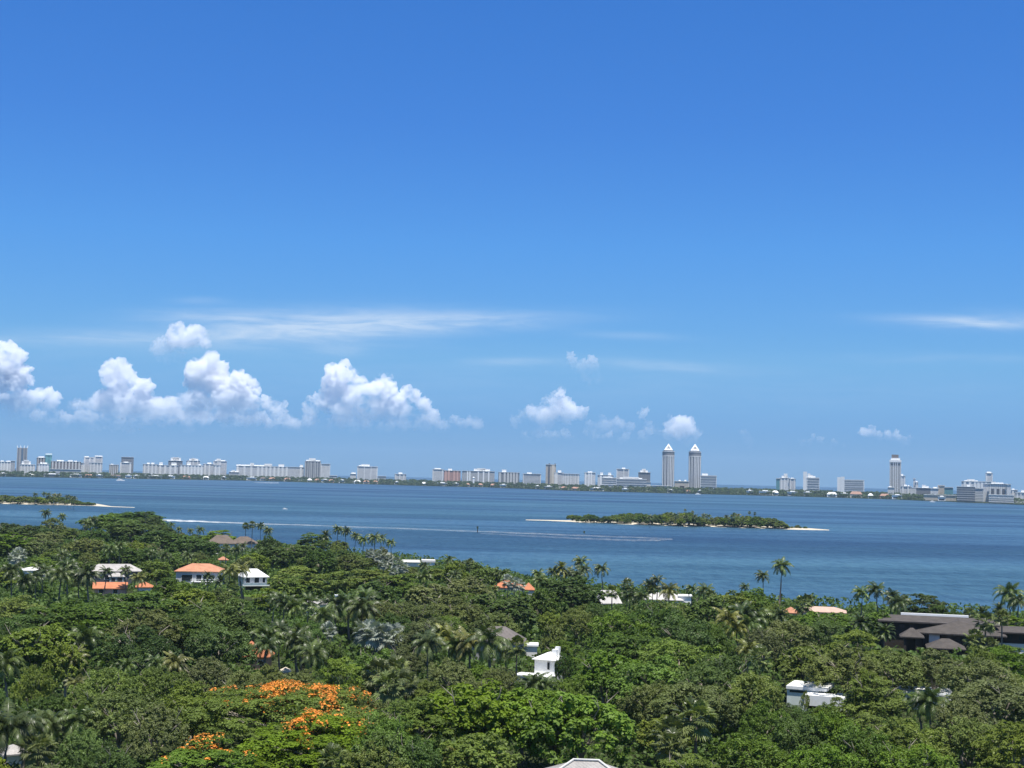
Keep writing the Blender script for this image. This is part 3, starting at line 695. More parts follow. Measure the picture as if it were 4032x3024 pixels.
# ------------------------------------------------------------------ crowns, trunks and palms (one mesh of each kind, shared by its copies)
def unit(a): return a / (np.linalg.norm(a, axis=1, keepdims=True) + 1e-9)
def crown_mesh(name, form, seed, near=True, R=8.0, H=12.0, base=3.2, blossoms=0, mult=1.0):
    rng = np.random.default_rng(seed)
    form_p = dict(dense=(31, .295, 16, .33, 27, .28), fine=(45, .24, 16, .30, 23, .23), layered=(48, .27, 16, .30, 20, .26),
                  bigleaf=(38, .26, 11, .35, 24, .34), open=(26, .26, 14, .36, 18, .29))[form]
    nl, lr, npf, pr, nlf, ls = form_p
    nl, lr = int(nl * mult), lr / mult ** .42
    if not near: npf, nlf, ls = int(npf * 1.15), int(nlf * .34), ls * 1.95
    top = H - base
    # lobes over the dome
    k = np.arange(nl) + .5
    zz = 1 - k / nl * 1.26
    ph = k * 2.39996 + rng.uniform(0, 6.28)
    rr = np.sqrt(np.clip(1 - zz ** 2, 0, 1))
    d = np.stack([rr * np.cos(ph), rr * np.sin(ph), zz], 1) + rng.normal(size=(nl, 3)) * .13
    L = R * lr * rng.uniform(.7, 1.3, nl)
    wob = 1 + .16 * np.sin(2 * ph + rng.uniform(0, 6)) + .10 * np.sin(3 * ph + rng.uniform(0, 6))
    C = d * (R * .80) * (rng.uniform(.74, 1.14, nl) * wob)[:, None] * (1 - .20 * np.clip(.25 - d[:, 2:3], 0, .5) / .5)
    C[:, 2] = d[:, 2] * top * .55 * rng.uniform(.82, 1.12, nl) + base + top * .40
    if form in ('layered',):
        C[:, 2] = base + top * (.30 + .60 * np.clip(d[:, 2], -.2, 1) ** .8 if False else .0) + top * (.28 + .55 * np.sign(d[:, 2]) * np.abs(d[:, 2]) ** 1.25) + rng.normal(size=nl) * .45
    flat = np.array([1, 1, .26]) if form == 'layered' else np.array([1, 1, .80])
    # some lobes inside
    pc, pn, pl = [], [], []
    for i in range(nl):
        q = unit(rng.normal(size=(npf * 2, 3)))
        out = unit(np.array([[d[i, 0], d[i, 1], max(.25, d[i, 2]) + .85]]))[0]
        q = q[np.argsort(-(q @ out))[:npf]]
        pc.append(C[i] + q * L[i] * flat * rng.uniform(.75, 1.05, (npf, 1)))
        pn.append(unit(q * flat[::-1] + np.array([0, 0, .6])))
        pl.append(np.full(npf, i))
    pc = np.concatenate(pc); pn = np.concatenate(pn); pl = np.concatenate(pl)
    lobe_t = rng.uniform(0, 1, nl); puff_t = rng.uniform(0, 1, len(pc))
    prad = L[pl] * pr * rng.uniform(.7, 1.3, len(pc))
    n = len(pc) * nlf
    idx = np.repeat(np.arange(len(pc)), nlf)
    q = unit(rng.normal(size=(n, 3)) + pn[idx] * .9)
    pos = pc[idx] + q * prad[idx][:, None] * np.array([1.15, 1.15, .34 if form == 'layered' else .75]) * rng.uniform(.5, 1.1, (n, 1))
    up = np.array([0, 0, 1.0 if form != 'layered' else 2.0])
    nr = unit(q * .8 + up * .8 + rng.normal(size=(n, 3)) * .27)
    size = ls * rng.uniform(.65, 1.3, n)
    V, F = leaf_cards(rng, pos, nr, size, .58 if form != 'bigleaf' else .7)
    t = np.clip(.52 * lobe_t[pl[idx]] + .34 * puff_t[idx] + .16 * rng.uniform(0, 1, n), 0, 1)
    ks = np.array([R / np.quantile(np.hypot(V[:, 0], V[:, 1]), .97)] * 2 + [H / np.quantile(V[:, 2], .998)])
    V = V * ks
    me = arrays(name, V, F, t)
    bl = None
    if blossoms:
        # flower sprays sit on the topmost puffs, in drifts
        drift = .70 * np.array([1.3 * noise.noise(Vector((c[0] * .17 + seed, c[1] * .17, 0))) + .35 * noise.noise(Vector((c[0] * .6 + seed, c[1] * .6, 5))) for c in pc])
        score = drift + (pc[:, 2] - base) / top * .55 - .85 * np.hypot(pc[:, 0] / R - .12, pc[:, 1] / R - .22) + np.where(rng.uniform(size=len(pc)) < .06, .5, 0) + rng.normal(size=len(pc)) * .16
        ok = np.where((score > np.quantile(score, 1 - blossoms)) & (pn[:, 2] > .2))[0]
        nb = 22
        bi = np.repeat(ok, nb)
        q = unit(rng.normal(size=(len(bi), 3)) + [0, 0, 1.2])
        bp = pc[bi] + q * prad[bi][:, None] * np.array([1.15, 1.15, .75]) * rng.uniform(.9, 1.25, (len(bi), 1)) + [0, 0, .12]
        V, F = leaf_cards(rng, bp, unit(q + [0, 0, .8] + rng.normal(size=q.shape) * .4), .17 * rng.uniform(.6, 1.6, len(bi)), .8)
        bl = arrays(name + '_blossom', V * ks, F, np.clip(.6 * puff_t[bi] + .4 * rng.uniform(size=len(bi)), 0, 1), BLOSSOM)
    return me, bl

def trunk_mesh(name, seed, R=8.0, H=12.0):
    rnd = random.Random(seed)
    mb = MB()
    tw = [rnd.uniform(-.4, .4) for _ in range(4)]
    z1 = H * .34
    mb.tube([(0, 0, -.6), (.1 * tw[0], .1, z1 * .4), (tw[1] * .6, tw[2] * .6, z1)], [.55, .42, .36], 8)
    for i in range(6):
        a = i * 1.05 + rnd.uniform(-.3, .3); q = rnd.uniform(.55, .78) * R; zt = H * rnd.uniform(.62, .86)
        pts = [(tw[1] * .6, tw[2] * .6, z1 * .85)]
        for s in (.3, .6, 1):
            pts.append((math.cos(a + rnd.uniform(-.2, .2)) * q * s, math.sin(a + rnd.uniform(-.2, .2)) * q * s, z1 + (zt - z1) * s ** .75))
        mb.tube(pts, [.26, .19, .12, .04], 6)
        e = pts[2]
        for j in range(3):
            b = a + rnd.uniform(-.9, .9); l = rnd.uniform(1.6, 3)
            mb.tube([e, (e[0] + math.cos(b) * l * .6, e[1] + math.sin(b) * l * .6, e[2] + l * .45), (e[0] + math.cos(b) * l, e[1] + math.sin(b) * l, e[2] + l * .7)], [.09, .06, .02], 5)
    if seed == 2:
        for a in (.6, 2.3, 4.1):
            p0 = (math.cos(a) * R * .4, math.sin(a) * R * .4, H * .70)
            p1 = (math.cos(a + .2) * R * .62, math.sin(a + .2) * R * .62, H * .90)
            p2 = (math.cos(a - .1) * R * .78, math.sin(a - .1) * R * .78, H * 1.03)
            mb.tube([p0, p1, p2], [.14, .10, .03], 5)
            mb.tube([p1, (p1[0] * 1.06, p1[1] * .9, H * 1.0)], [.07, .02], 5)
    return mb.mesh(name, BARK, True)
CROWN = {}
for i, f in enumerate(('dense', 'fine', 'layered', 'bigleaf', 'open')):
    for nr in (True, False):
        CROWN[f, nr] = [crown_mesh('crown_' + f, f, 40 + i * 10 + v + (0 if nr else 5), nr)[0] for v in range(3 if nr else 2)]
TRUNK = [trunk_mesh('trunk', s) for s in (1, 2, 3)]

def frond_arrays(rng, az, elev, L, n=17, droop=1.0, width=.95, wl=.10, stiff=False):
    """one feather frond: rachis curve and two rows of leaflets; returns quads"""
    seg = n
    p = np.zeros(3); e = elev; pts = []; dirs = []
    step = L / seg
    for i in range(seg + 1):
        d = np.array([math.cos(az) * math.cos(e), math.sin(az) * math.cos(e), math.sin(e)])
        pts.append(p.copy()); dirs.append(d)
        p = p + d * step
        e -= droop * (1.9 / seg) * (.35 + 1.1 * i / seg)
    V, F = [], []
    def quad(a, b, c, d):
        o = len(V); V.extend([a, b, c, d]); F.append((o, o + 1, o + 2, o + 3))
    side = np.array([-math.sin(az), math.cos(az), 0.0])
    for i in range(seg):
        a, b = pts[i], pts[i + 1]
        wv = side * (.05 * (1 - i / seg) + .012)
        quad(a - wv, a + wv, b + wv, b - wv)
        s = (i + .5) / seg
        if s < .12: continue
        ll = width * (math.sin(math.pi * min(1, s * .9 + .12)) ** .6) * rng.uniform(.85, 1.1)
        d = dirs[i]
        upv = np.cross(d, side)
        if upv[2] < 0: upv = -upv
        for sg in (-1, 1):
            for half in (0, .5):
                base = pts[i] + (pts[i + 1] - pts[i]) * (half + rng.uniform(0, .2))
                hang = rng.uniform(.25, .75) if not stiff else rng.uniform(-.35, .1)
                ld = side * sg * .85 + d * .55 - np.array([0, 0, hang])
                ld /= np.linalg.norm(ld)
                w_ = d * wl * rng.uniform(.8, 1.3)
                mid = base + ld * ll * .55
                tip = base + ld * ll + np.array([0, 0, -.22 * ll])
                quad(base - w_ * .5, base + w_ * .5, mid + w_ * .6, mid - w_ * .6)
                quad(mid - w_ * .6, mid + w_ * .6, tip + w_ * .12, tip - w_ * .12)
    return V, F
def palm_crown(name, seed, n=22, L=4.4, wind=0.0, stiff=False, young=False):
    rng = np.random.default_rng(seed)
    V, F, T = [], [], []
    for i in range(n):
        a = i * 2.39996 + rng.uniform(-.25, .25)
        q = (i + .5) / n
        e = 1.35 - 1.75 * q if not stiff else 1.45 - 1.9 * q
        if wind: a = a + wind * .55 * math.sin(a - 0.2)
        v, f = frond_arrays(rng, a, e + rng.uniform(-.12, .12), L * rng.uniform(.82, 1.1) * (.8 if q < .15 else 1), droop=(.8 if stiff else 1.25) * rng.uniform(.8, 1.2) * (.65 if q < .2 else 1), width=.62 if stiff else .98, stiff=stiff)
        o = len(V); V += v; F += [tuple(x + o for x in g) for g in f]
        tt = np.clip(rng.uniform(0, .55) + (.35 if q > .8 else 0), 0, 1)
        T += list(np.clip(tt + rng.uniform(-.08, .25, len(f)), 0, 1))
    return arrays(name, V, F, T)
def fan_crown(name, seed, n=30, rs=1.35, rf=1.0, ball=True):
    rng = np.random.default_rng(seed)
    V, F, T = [], [], []
    for i in range(n):
        q = (i + .5) / n
        a = i * 2.39996 + rng.uniform(-.3, .3)
        e = 1.35 - 2.35 * q + rng.uniform(-.15, .15)
        d = np.array([math.cos(a) * math.cos(e), math.sin(a) * math.cos(e), math.sin(e)])
        side = np.array([-math.sin(a), math.cos(a), 0.0]); up = np.cross(d, side); up = up if up[2] > 0 else -up
        c = d * rs * rng.uniform(.8, 1.15)
        o = len(V); V += [-side * .03, side * .03, c + side * .03, c - side * .03]; F.append((o, o + 1, o + 2, o + 3)); T.append(.7)
        nb = 15; tint = rng.uniform(0, .7) + (.25 if q > .8 else 0)
        tilt = rng.uniform(-.4, .5)
        for j in range(nb):
            b = (j / (nb - 1) - .5) * 4.0
            ld = d * math.cos(b) + (side * math.cos(tilt) + up * math.sin(tilt)) * math.sin(b)
            r = rf * rng.uniform(.85, 1.1) * (1 - .18 * abs(b) / 2)
            wv = np.cross(ld, up); wv /= np.linalg.norm(wv) + 1e-9; wv = wv * .085 * rf + up * (.03 if j % 2 else -.03)
            m_ = c + ld * r * .6 - up * .05 * r; t_ = c + ld * r - np.array([0, 0, .28 * r])
            o = len(V); V += [c, m_ - wv, t_, m_ + wv]; F.append((o, o + 1, o + 2, o + 3)); T.append(float(np.clip(tint + rng.uniform(-.1, .2), 0, 1)))
    return arrays(name, V, F, T)
def palm_trunk(name, seed, r=.17, lean=.0):
    rnd = random.Random(seed); k = rnd.uniform(-1, 1)
    pts = [(k * lean * (1 - q) ** 2, lean * .6 * (1 - q) ** 2 * rnd.uniform(.5, 1), q) for q in (-.06, 0, .12, .3, .5, .7, .88, 1.0)]
    return MB().tube(pts, [r * 1.6, r * 1.5, r * 1.15, r, r * .95, r * .9, r * .85, r * .8], 8).mesh(name, PALMBARK, True)
PALM = {'coconut': [palm_crown('palm_crown', s, 22, 4.4) for s in (3, 4, 5)],
        'wind': [palm_crown('palm_crown', s, 20, 4.2, wind=1.2) for s in (6, 7)],
        'date': [palm_crown('palm_crown', s, 30, 3.4, stiff=True) for s in (8, 9)],
        'fan': [fan_crown('palm_crown', s, 34) for s in (10, 11)],
        'silver': [fan_crown('palm_crown', s, 26, 1.7, 1.5) for s in (12, 13)],
        'tallfan': [fan_crown('palm_crown', s, 30, 1.1, .95) for s in (14, 15)]}
PTR = [palm_trunk('trunk', s, .17, 1.2) for s in (1, 2)] + [palm_trunk('trunk', 3, .15, .15)]

LAND = []      # landmarks for telling trees apart: (words, px, py)
CLEAR = []     # what the photo shows in front: (x0, y0, x1, y1, depth) must stay in view
TREES = []     # (x, y, r)
NEEDS = []     # things whose label is written once all stand: (obj, words, px, py, kind)
def linked(name, me, parent, mt=None, loc=(0, 0, 0), rot=(0, 0, 0), scale=(1, 1, 1)):
    o = bpy.data.objects.new(name, me)
    col.objects.link(o); o.parent = parent
    o.location, o.rotation_euler, o.scale = loc, rot, scale
    if mt is not None:
        if not me.materials: me.materials.append(mt)
        o.material_slots[0].link = 'OBJECT'; o.material_slots[0].material = mt
    return o
FORMW = {'dense': 'rounded dense', 'fine': 'fine leaved', 'layered': 'flat topped', 'bigleaf': 'large leaved', 'open': 'loose open'}
def tree(x, y, r, h, form, colour, seed=None, near=None, label=None):
    rnd = random.Random(seed if seed is not None else int(x * 13 + y * 7))
    root = empty('broadleaf_tree', (x, y, GZ), rnd.uniform(0, 6.28))
    pr = proj((x, y, GZ + h))
    near = pr[2] < 400 if near is None else near
    me = rnd.choice(CROWN[form, near])
    s, sz = r * (1.24 if colour == 'bright green' else 1.15) / 8.0, h / 12.0
    linked('crown', me, root, LEAF[colour], scale=(s, s * rnd.uniform(.9, 1.1), sz))
    linked('trunk', rnd.choice(TRUNK), root, scale=(s * .9, s * .9, sz * .97))
    tag(root, label, 'tree', 'broadleaf trees of the near wood')
    TREES.append((x, y, r))
    if not label: NEEDS.append((root, colour + ' ' + FORMW[form], *pr, 'tree'))
    return root
def tree_px(px, py, wpx, h, form, colour, clear=.45, label=None, **k):
    """tree by the photo pixel of its top, its width there and its height"""
    py0, w0 = py, wpx
    for t_ in range(14):                     # stands so that it hides no part of a house that the photograph shows
        p = at(px, py, GZ + h * .985)
        D = (p - CAM).dot(f_)
        r = wpx * D / FPX / 2
        hp = h * FPX / D
        bad = [c for c in HOUSE_CLEAR if D < c[4] and px - wpx * .44 < c[2] and px + wpx * .44 > c[0] and py < c[3] - 3 and py + hp > c[1]]
        if not bad: break
        c = bad[0]
        ov = min(px + wpx * .44 - c[0], c[2] - px + wpx * .44)
        if ov < wpx * .18: wpx -= 2.2 * ov / .88
        else: py = min(c[3] - 2, py + 14)
    if py - py0 > 70 or wpx < w0 * .5: return None
    t = tree(p.x, p.y, r, h, form, colour, seed=int(px * 3 + py), label=label, **k)
    if clear: CLEAR.append((px - wpx * .42, py - 2, px + wpx * .42, py + min(hp, wpx) * clear, D - 2))
    return t
PWORD = {'coconut': 'coconut palm', 'wind': 'windswept coconut palm', 'date': 'stiff feathered palm', 'fan': 'round headed fan palm', 'silver': 'silver blue fan palm', 'tallfan': 'thin tall fan palm'}
PNAME = {'coconut': 'coconut_palm', 'wind': 'coconut_palm', 'date': 'date_palm', 'fan': 'fan_palm', 'silver': 'silver_palm', 'tallfan': 'tall_fan_palm'}
def palm(px, py, h, kind='coconut', s=1.0, mt=None, clear=1.0, words_=None, word='', label=None):
    """palm by the photo pixel of its crown's heart and its trunk height"""
    p = at(px, py, GZ + h)
    rnd = random.Random(int(px * 7 + py * 3))
    D = (p - CAM).dot(f_)
    root = empty(PNAME[kind], (p.x, p.y, GZ), rnd.uniform(0, 6.28) if kind != 'wind' else rnd.uniform(-.4, .4))
    m_ = mt or {'silver': SILVER, 'fan': FAN, 'tallfan': FAN, 'date': FROND_D}.get(kind) or rnd.choice((FROND, FROND, FROND_D))
    s *= rnd.uniform(.92, 1.08)
    linked('crown', rnd.choice(PALM[kind]), root, m_, loc=(0, 0, h), scale=(s, s, s))
    linked('trunk', rnd.choice(PTR[:2] if kind in ('coconut', 'wind') else PTR[2:]), root, scale=(s, s, h))
    tag(root, label, 'palm tree', 'palms of the near wood')
    R = {'coconut': 3.4, 'wind': 3.3, 'date': 2.6, 'fan': 2.1, 'silver': 2.7, 'tallfan': 1.7}[kind] * s
    TREES.append((p.x, p.y, min(R, 1.8)))
    k = FPX / D
    if clear: CLEAR.append((px - R * k * .85, py - R * k * .8, px + R * k * .85, py + R * k * .7 * clear, D - 1.5))
    if not label: NEEDS.append((root, word + ('yellowed ' if mt is FROND_Y else '') + PWORD[kind], px, py, D, 'palm'))
    return root

# ------------------------------------------------------------------ houses of the near wood
def hroot(name, label, pxc, depth, yaw=0.0, cat='house', words_=None):
    p = gpos(pxc, depth)
    rz = -math.atan2(p.x, p.y) + R_(yaw)
    root = tag(empty(name, (p.x, p.y, GZ), rz), label, cat, 'houses among the trees')
    k = depth / FPX
    TREES.append((p.x, p.y, 4.0))
    return root, k, (lambda py, d=0.0: P(pxc, py, depth + d).z - GZ)
def clear(x0, y0, x1, y1, D): CLEAR.append((x0, y0, x1, y1, D))
def foot(root, x0, x1, y0, y1):
    M = Matrix.Translation(root.location) @ Matrix.Rotation(root.rotation_euler.z, 4, 'Z')
    n = max(1, int((x1 - x0) / 5)); q = max(1, int((y1 - y0) / 5))
    for i in range(n + 1):
        for j in range(q + 1):
            v = M @ Vector((x0 + (x1 - x0) * i / n, y0 + (y1 - y0) * j / q, 0)); TREES.append((v.x, v.y, 3.5))
def windows(root, spec, y=0.0, glass=GLASS, frame=WHITE):
    for x, z, w_, h in spec:
        fo = MB().box(x - w_ / 2 - .12, x + w_ / 2 + .12, y - .10, y - .003, z - .12, z + h + .12).build('window', frame, root)
        MB().box(x - w_ / 2, x + w_ / 2, y - .13, y - .103, z, z + h).build('pane', glass, fo)

def simple_house(label, x0, x1, yeave, yridge, depth, dp, wallm, roofm, yaw=0, inset=None, gable=False, wins=(), over=.7, name='house', lm=None, bottom=40, rect=None, ydrop=None):
    pxc = (x0 + x1) / 2
    root, k, z = hroot(name, label, pxc, depth, yaw)
    W = (x1 - x0) * k / 2
    ze = z(yeave)
    zr = P(pxc, yridge, depth + dp / 2).z - GZ
    MB().box(-W + over, W - over, over, dp - over, 0, ze).build('wall', wallm, root)
    MB().hip(-W, W, 0, dp, ze + .01, max(1.0, zr - ze), inset, .22, gable).build('roof', roofm, root)
    n = len(wins)
    windows(root, [(q * W, ze * a, w_, h) for q, a, w_, h in wins], over)
    foot(root, -W, W, 0, dp)
    clear(*(rect or (x0 + 4, yridge - 2, x1 - 4, yeave + bottom)), depth)
    LAND.append((lm or 'house', pxc, (yeave + yridge) / 2))
    return root, k, z, W, ze
SHADEDWH = plain('shade_greyed_white_render', (.50, .51, .51), .7, .2, .12)  # white walls with their shade painted in as grey
# grey roofed house, left; shade on its walls painted in as dark grey
r, k, z, W, ze = simple_house('two storey house under a long pale grey tiled roof, behind a terracotta wing', 364, 576, 2250, 2219, 545, 11, DARKC, T_GREY, 4, 4.5,
    wins=((-.62, .55, 2.2, 1.7), (-.2, .5, 3.4, 1.7), (.25, .5, 3.0, 1.7), (.65, .55, 2, 1.6)), lm='the long grey roof', bottom=36)
MB().hip(-2.6, 3.6, -3.4, 1.5, z(2268), 1.5, 2.2, .2).build('porch_roof', T_GREY, r)
MB().box(-2.2, 3.2, -3.0, .6, 0, z(2268) - .01).build('porch_wall', GREYW, r)
windows(r, [(-.8, z(2284), 1.6, 1.3), (1.6, z(2284), 2.0, 1.3)], -3.0)
# terracotta wings in front of it
r, k, z, W, ze = simple_house('low house with a long terracotta roof and reddish walls in front of the grey roof', 386, 520, 2317, 2290, 512, 8, PINKW, T_ORANGE, 0, 0.6, gable=True,
    wins=((-.5, .25, 1.6, 1.5), (.3, .25, 1.6, 1.5)), lm='the low terracotta roof', bottom=16)
simple_house('small terracotta roofed wing behind a yellowed palm, right of the low terracotta house', 552, 622, 2312, 2289, 514, 7, OFFWHITE, T_ORANGE, 0, 2.2, lm='the small terracotta wing', bottom=10)
# orange hip roof
r, k, z, W, ze = simple_house('white house under a broad orange hipped roof with dark upper windows', 702, 894, 2251, 2217, 548, 13, SHADEDWH, T_PALEOR, -6, 6.0,
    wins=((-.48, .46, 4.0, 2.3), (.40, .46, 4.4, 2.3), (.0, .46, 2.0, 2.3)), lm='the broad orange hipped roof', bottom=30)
MB().box(-W * .3, W * .9, -1.2, .6, ze * .40, ze * .44).build('balcony', WHITE, r)
for i in range(9): MB().box(-W * .3 + i * W * .148, -W * .3 + i * W * .148 + .12, -1.2, -1.05, ze * .441, ze * .56).build('baluster', WHITE, r)
MB().box(-W * .3, W * .9, -1.22, -1.06, ze * .561, ze * .585).build('railing', WHITE, r)
for q in (-.28, .3, .85): MB().box(W * q - .2, W * q + .2, -1.1, -.75, 0, ze * .4 - .01).build('column', WHITE, r)
# white house with blue balcony
r, k, z, W, ze = simple_house('white house with a steep white roof and a blue grey balcony', 968, 1076, 2272, 2238, 540, 10, SHADEDWH, WHITE, 14, 3.6,
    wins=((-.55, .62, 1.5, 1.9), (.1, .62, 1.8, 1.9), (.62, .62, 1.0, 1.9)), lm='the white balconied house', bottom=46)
MB().box(-W + .2, W - .3, -1.6, .68, ze * .42, ze * .48).build('balcony', WHITE, r)
MB().box(-W + .2, W - .3, -1.6, -1.5, ze * .483, ze * .64).build('railing', plain('blue_grey_railing', (.34, .42, .48), .4), r)
MB().box(-W * .7, W * .5, .52, .68, 0.1, ze * .40).build('doorway', DARKBROWN, r)
p = at(985, 2338, GZ)
MB().prism([(p.x - 9, p.y - 12), (p.x + 9, p.y - 12), (p.x + 8, p.y + 12), (p.x - 8, p.y + 12)], GZ + .004, GZ + .03).build('lawn', LAWN)['kind'] = 'structure'
clear(960, 2318, 1010, 2362, 520)
# brown gabled roofs near the water
r, k, z, W, ze = simple_house('house of several brown hipped roofs near the water on the left', 826, 940, 2141, 2106, 770, 14, OFFWHITE, T_WARM, 0, 5.0, lm='the brown waterside roofs', rect=(835, 2104, 925, 2132))
MB().hip(W * .55, W * 2.5, 3, 16, z(2140), 3.6, 5.5, .2).build('roof', T_WARM, r)
MB().box(W * .6, W * 2.4, 3.6, 15.5, 0, z(2140) - .01).build('wall', OFFWHITE, r)
clear(945, 2112, 1000, 2134, 770)
simple_house('small pink tinted roof among trees below the brown waterside roofs', 874, 914, 2205, 2190, 680, 6, OFFWHITE, T_PALEOR, 5, 1.6, lm='the small pink roof', bottom=2)
# flat white house beside silver palms
r, k, z, W, ze = simple_house('flat roofed white waterside house right of the silver palms', 1586, 1668, 2214, 2203, 704, 9, OFFWHITE, CONCRETE, 0, 1.0, lm='the flat white waterside house', bottom=18)
MB().box(W + .2, W * 2.3, 1, 9, 0, z(2212)).build('wall', WHITE, r)
MB().box(W + .1, W * 2.35, .6, 9.4, z(2212) + .01, z(2204)).build('roof', CONCRETE, r)
MB().box(W * 1.1, W * 1.35, .9, .99, .3, z(2214)).build('doorway', DARKBROWN, r)
clear(1668, 2204, 1722, 2226, 704)
# grey dome roof and white chimney house
r, k, z, W, ze = simple_house('house with a pale grey hipped roof and a separate white chimney among palms', 1222, 1314, 2379, 2351, 446, 8, OFFWHITE, T_GREY, 8, 3.6, lm='the chimney house roof', bottom=4)
ch = MB().box(5.9, 7.0, 3, 4.1, 0, z(2347)).build('chimney', WHITE, r)
MB().box(5.7, 7.2, 2.8, 4.3, z(2347) + .01, z(2343)).build('cap', WHITE, ch)
clear(1336, 2340, 1362, 2368, 446)
# small orange roof in the middle distance
r, k, z, W, ze = simple_house('small house with a bright orange tiled roof half hidden by coconut palms', 980, 1086, 2584, 2540, 332, 7, PINKW, T_ORANGE, -12, 1.0, wins=((.3, .4, 1, 1),), lm='the small bright orange roof', bottom=3)
MB().hip(-W, -W * .35, 2, 5.5, z(2548), z(2528) - z(2548), 1.0, .2).build('upper_roof', T_ORANGE, r)
MB().box(-W + .3, -W * .35 - .3, 2.3, 5.2, ze, z(2548) - .01).build('upper_wall', PINKW, r)
simple_house('tiny cream flat roof peeping out above the flame tree', 1128, 1172, 2644, 2629, 318, 4, CREAM, CREAM, 0, 1.2, lm='the tiny cream roof', bottom=1)
# orange gables behind silver palm
r, k, z, W, ze = simple_house('terracotta roofed house behind a silver palm near the middle waterside', 1956, 2072, 2314, 2282, 548, 10, OFFWHITE, T_ORANGE, 0, 4, lm='the terracotta roof by the silver palm', bottom=4)
MB().hip(W * .9, W * 1.75, -3, 5, z(2318) , 2.6, 2.4, .2).build('roof', T_ORANGE, r)
MB().box(W * .95, W * 1.7, -2.6, 4.6, 0, z(2318) - .01).build('wall', OFFWHITE, r)
clear(2060, 2288, 2112, 2322, 548)
# slate roof
r, k, z, W, ze = simple_house('house with a steep dark slate roof right of the big coconut palms', 1862, 2080, 2530, 2462, 358, 11, GREYW, T_SLATE, -4, 5.2, wins=((.35, .5, 1.6, 1.4), (.75, .5, 1.6, 1.4)), lm='the slate roof', bottom=8)
r2, k2, z2 = hroot('pool_pavilion', 'low flat white pavilion roof beside the slate roofed house', 2096, 362, 0)
MB().box(-2.2, 2.2, 0, 5, 0, z2(2540)).build('wall', OFFWHITE, r2)
MB().box(-2.5, 2.5, -.4, 5.4, z2(2540) + .01, z2(2534)).build('roof', WHITE, r2)
foot(r2, -2, 2, 0, 5); clear(2062, 2526, 2130, 2552, 360)
# white house with chimney
r, k, z = hroot('house', 'bright white house with a chimney, a pyramid roof and a lower flat roof', 2160, 322, -24)
W = 2.45
ze = z(2594)
MB().box(-W, W, 0, 5, 0, ze).build('wall', WHITE, r)
MB().hip(-W - .5, W + .5, -.5, 5.5, ze + .01, z(2560, 3) - ze, 2.2, .15).build('roof', WHITE, r)
c = MB().box(.6, 1.7, 2.6, 3.7, ze + .4, z(2556)).build('chimney', WHITE, r)
MB().box(.9, 1.9, 3.72, 4.5, ze + .4, z(2547)).build('chimney', WHITE, r)
windows(r, [(1.0, z(2628), .42, 1.5)], 0.0, frame=GREYW)
MB().box(-W - 3.0, W + .4, -4.2, -.02, 0, z(2662, -4)).build('wing_wall', WHITE, r)
MB().box(-W - 3.2, W + .6, -4.4, -.03, z(2662, -4) + .01, z(2657, -4)).build('wing_roof', WHITE, r)
foot(r, -6, 3, -4, 5); clear(2066, 2546, 2200, 2664, 318); LAND.append(('the white chimney house', 2150, 2600))
# white waterside roofs
PALER = tiles('pale_weathered_tiles', (.56, .53, .50), .4, .5, .12)
simple_house('white peaked roof house by the water, left of the long white roof', 2370, 2462, 2376, 2322, 517, 8, OFFWHITE, PALER, 18, 1.5, lm='the white peaked waterside roof', bottom=2)
r, k, z, W, ze = simple_house('long low white roof by the water behind drooping palms', 2538, 2700, 2362, 2332, 520, 10, OFFWHITE, PALER, 0, 4.0, lm='the long white waterside roof', bottom=4)
MB().box(W - 2, W + 2.6, 2, 8, 0, z(2346)).build('wall', WHITE, r)
MB().box(W - 2.2, W + 3.0, 1.6, 8.4, z(2346) + .01, z(2342)).build('roof', WHITE, r)
# orange waterside roofs, right
r, k, z, W, ze = simple_house('low terracotta roof by the water below the two tallest palms', 3088, 3150, 2413, 2388, 486, 8, CREAM, T_PALEOR, 0, 2.5, lm='the low waterside terracotta roofs', bottom=3)
simple_house('faded pink tiled roof by the water right of a fan palm', 3160, 3336, 2410, 2386, 490, 10, CREAM, plain('pinkish_tile', (.55, .38, .30), .8), 0, 4.0, lm='the faded pink waterside roof', bottom=2)
# big brown shingled building
D0 = 400.0
r, k, z = hroot('lodge_building', 'large building under wide dark brown shingle roofs with pale lower walls', 3700, D0, 3, cat='building')
X = lambda px: (px - 3700) * k
ze = z(2458)
MB().box(X(3484), X(3915), 4, 20, 3.2, ze).build('wall', DARKBROWN, r)
MB().box(X(3490), X(3920), 3.2, 20.02, 0, 3.19).build('lower_wall', DARKBROWN, r)
MB().hip(X(3468), X(3930), 2, 22, ze + .01, z(2424, 12) - ze, 6.5, .4).build('roof', T_BROWN, r)
MB().box(X(3560), X(3822), 11.6, 12.6, z(2424, 12) + .05, z(2420, 12) + .35).build('ridge_cap', WHITE, r)
MB().box(X(3650), X(3900), -2.5, 3.98, 3.6, z(2488)).build('bay_wall', DARKBROWN, r)
MB().box(X(3652), X(3905), -2.6, 3.18, 0, 3.58).build('bay_base', DARKBROWN, r)
MB().hip(X(3612), X(3948), -4.2, 22.4, z(2490) + .01, z(2425, 12) - z(2490), 7.0, .4).build('bay_roof', T_BROWN, r)
MB().box(X(3660), X(3700), -3.3, -2.62, 0, z(2492)).build('stone_pier', CONCRETE, r)
MB().box(X(3640), X(3656), -2.9, -2.0, 0, z(2492)).build('post', DARKBROWN, r)
for q in (3520, 3560, 3600): windows(r, [(X(q), z(2482), 1.7, 1.2)], 4.0, frame=DARKBROWN)
for q in (3740, 3790, 3840): windows(r, [(X(q), z(2510), 1.8, 1.2)], -2.5, frame=DARKBROWN)
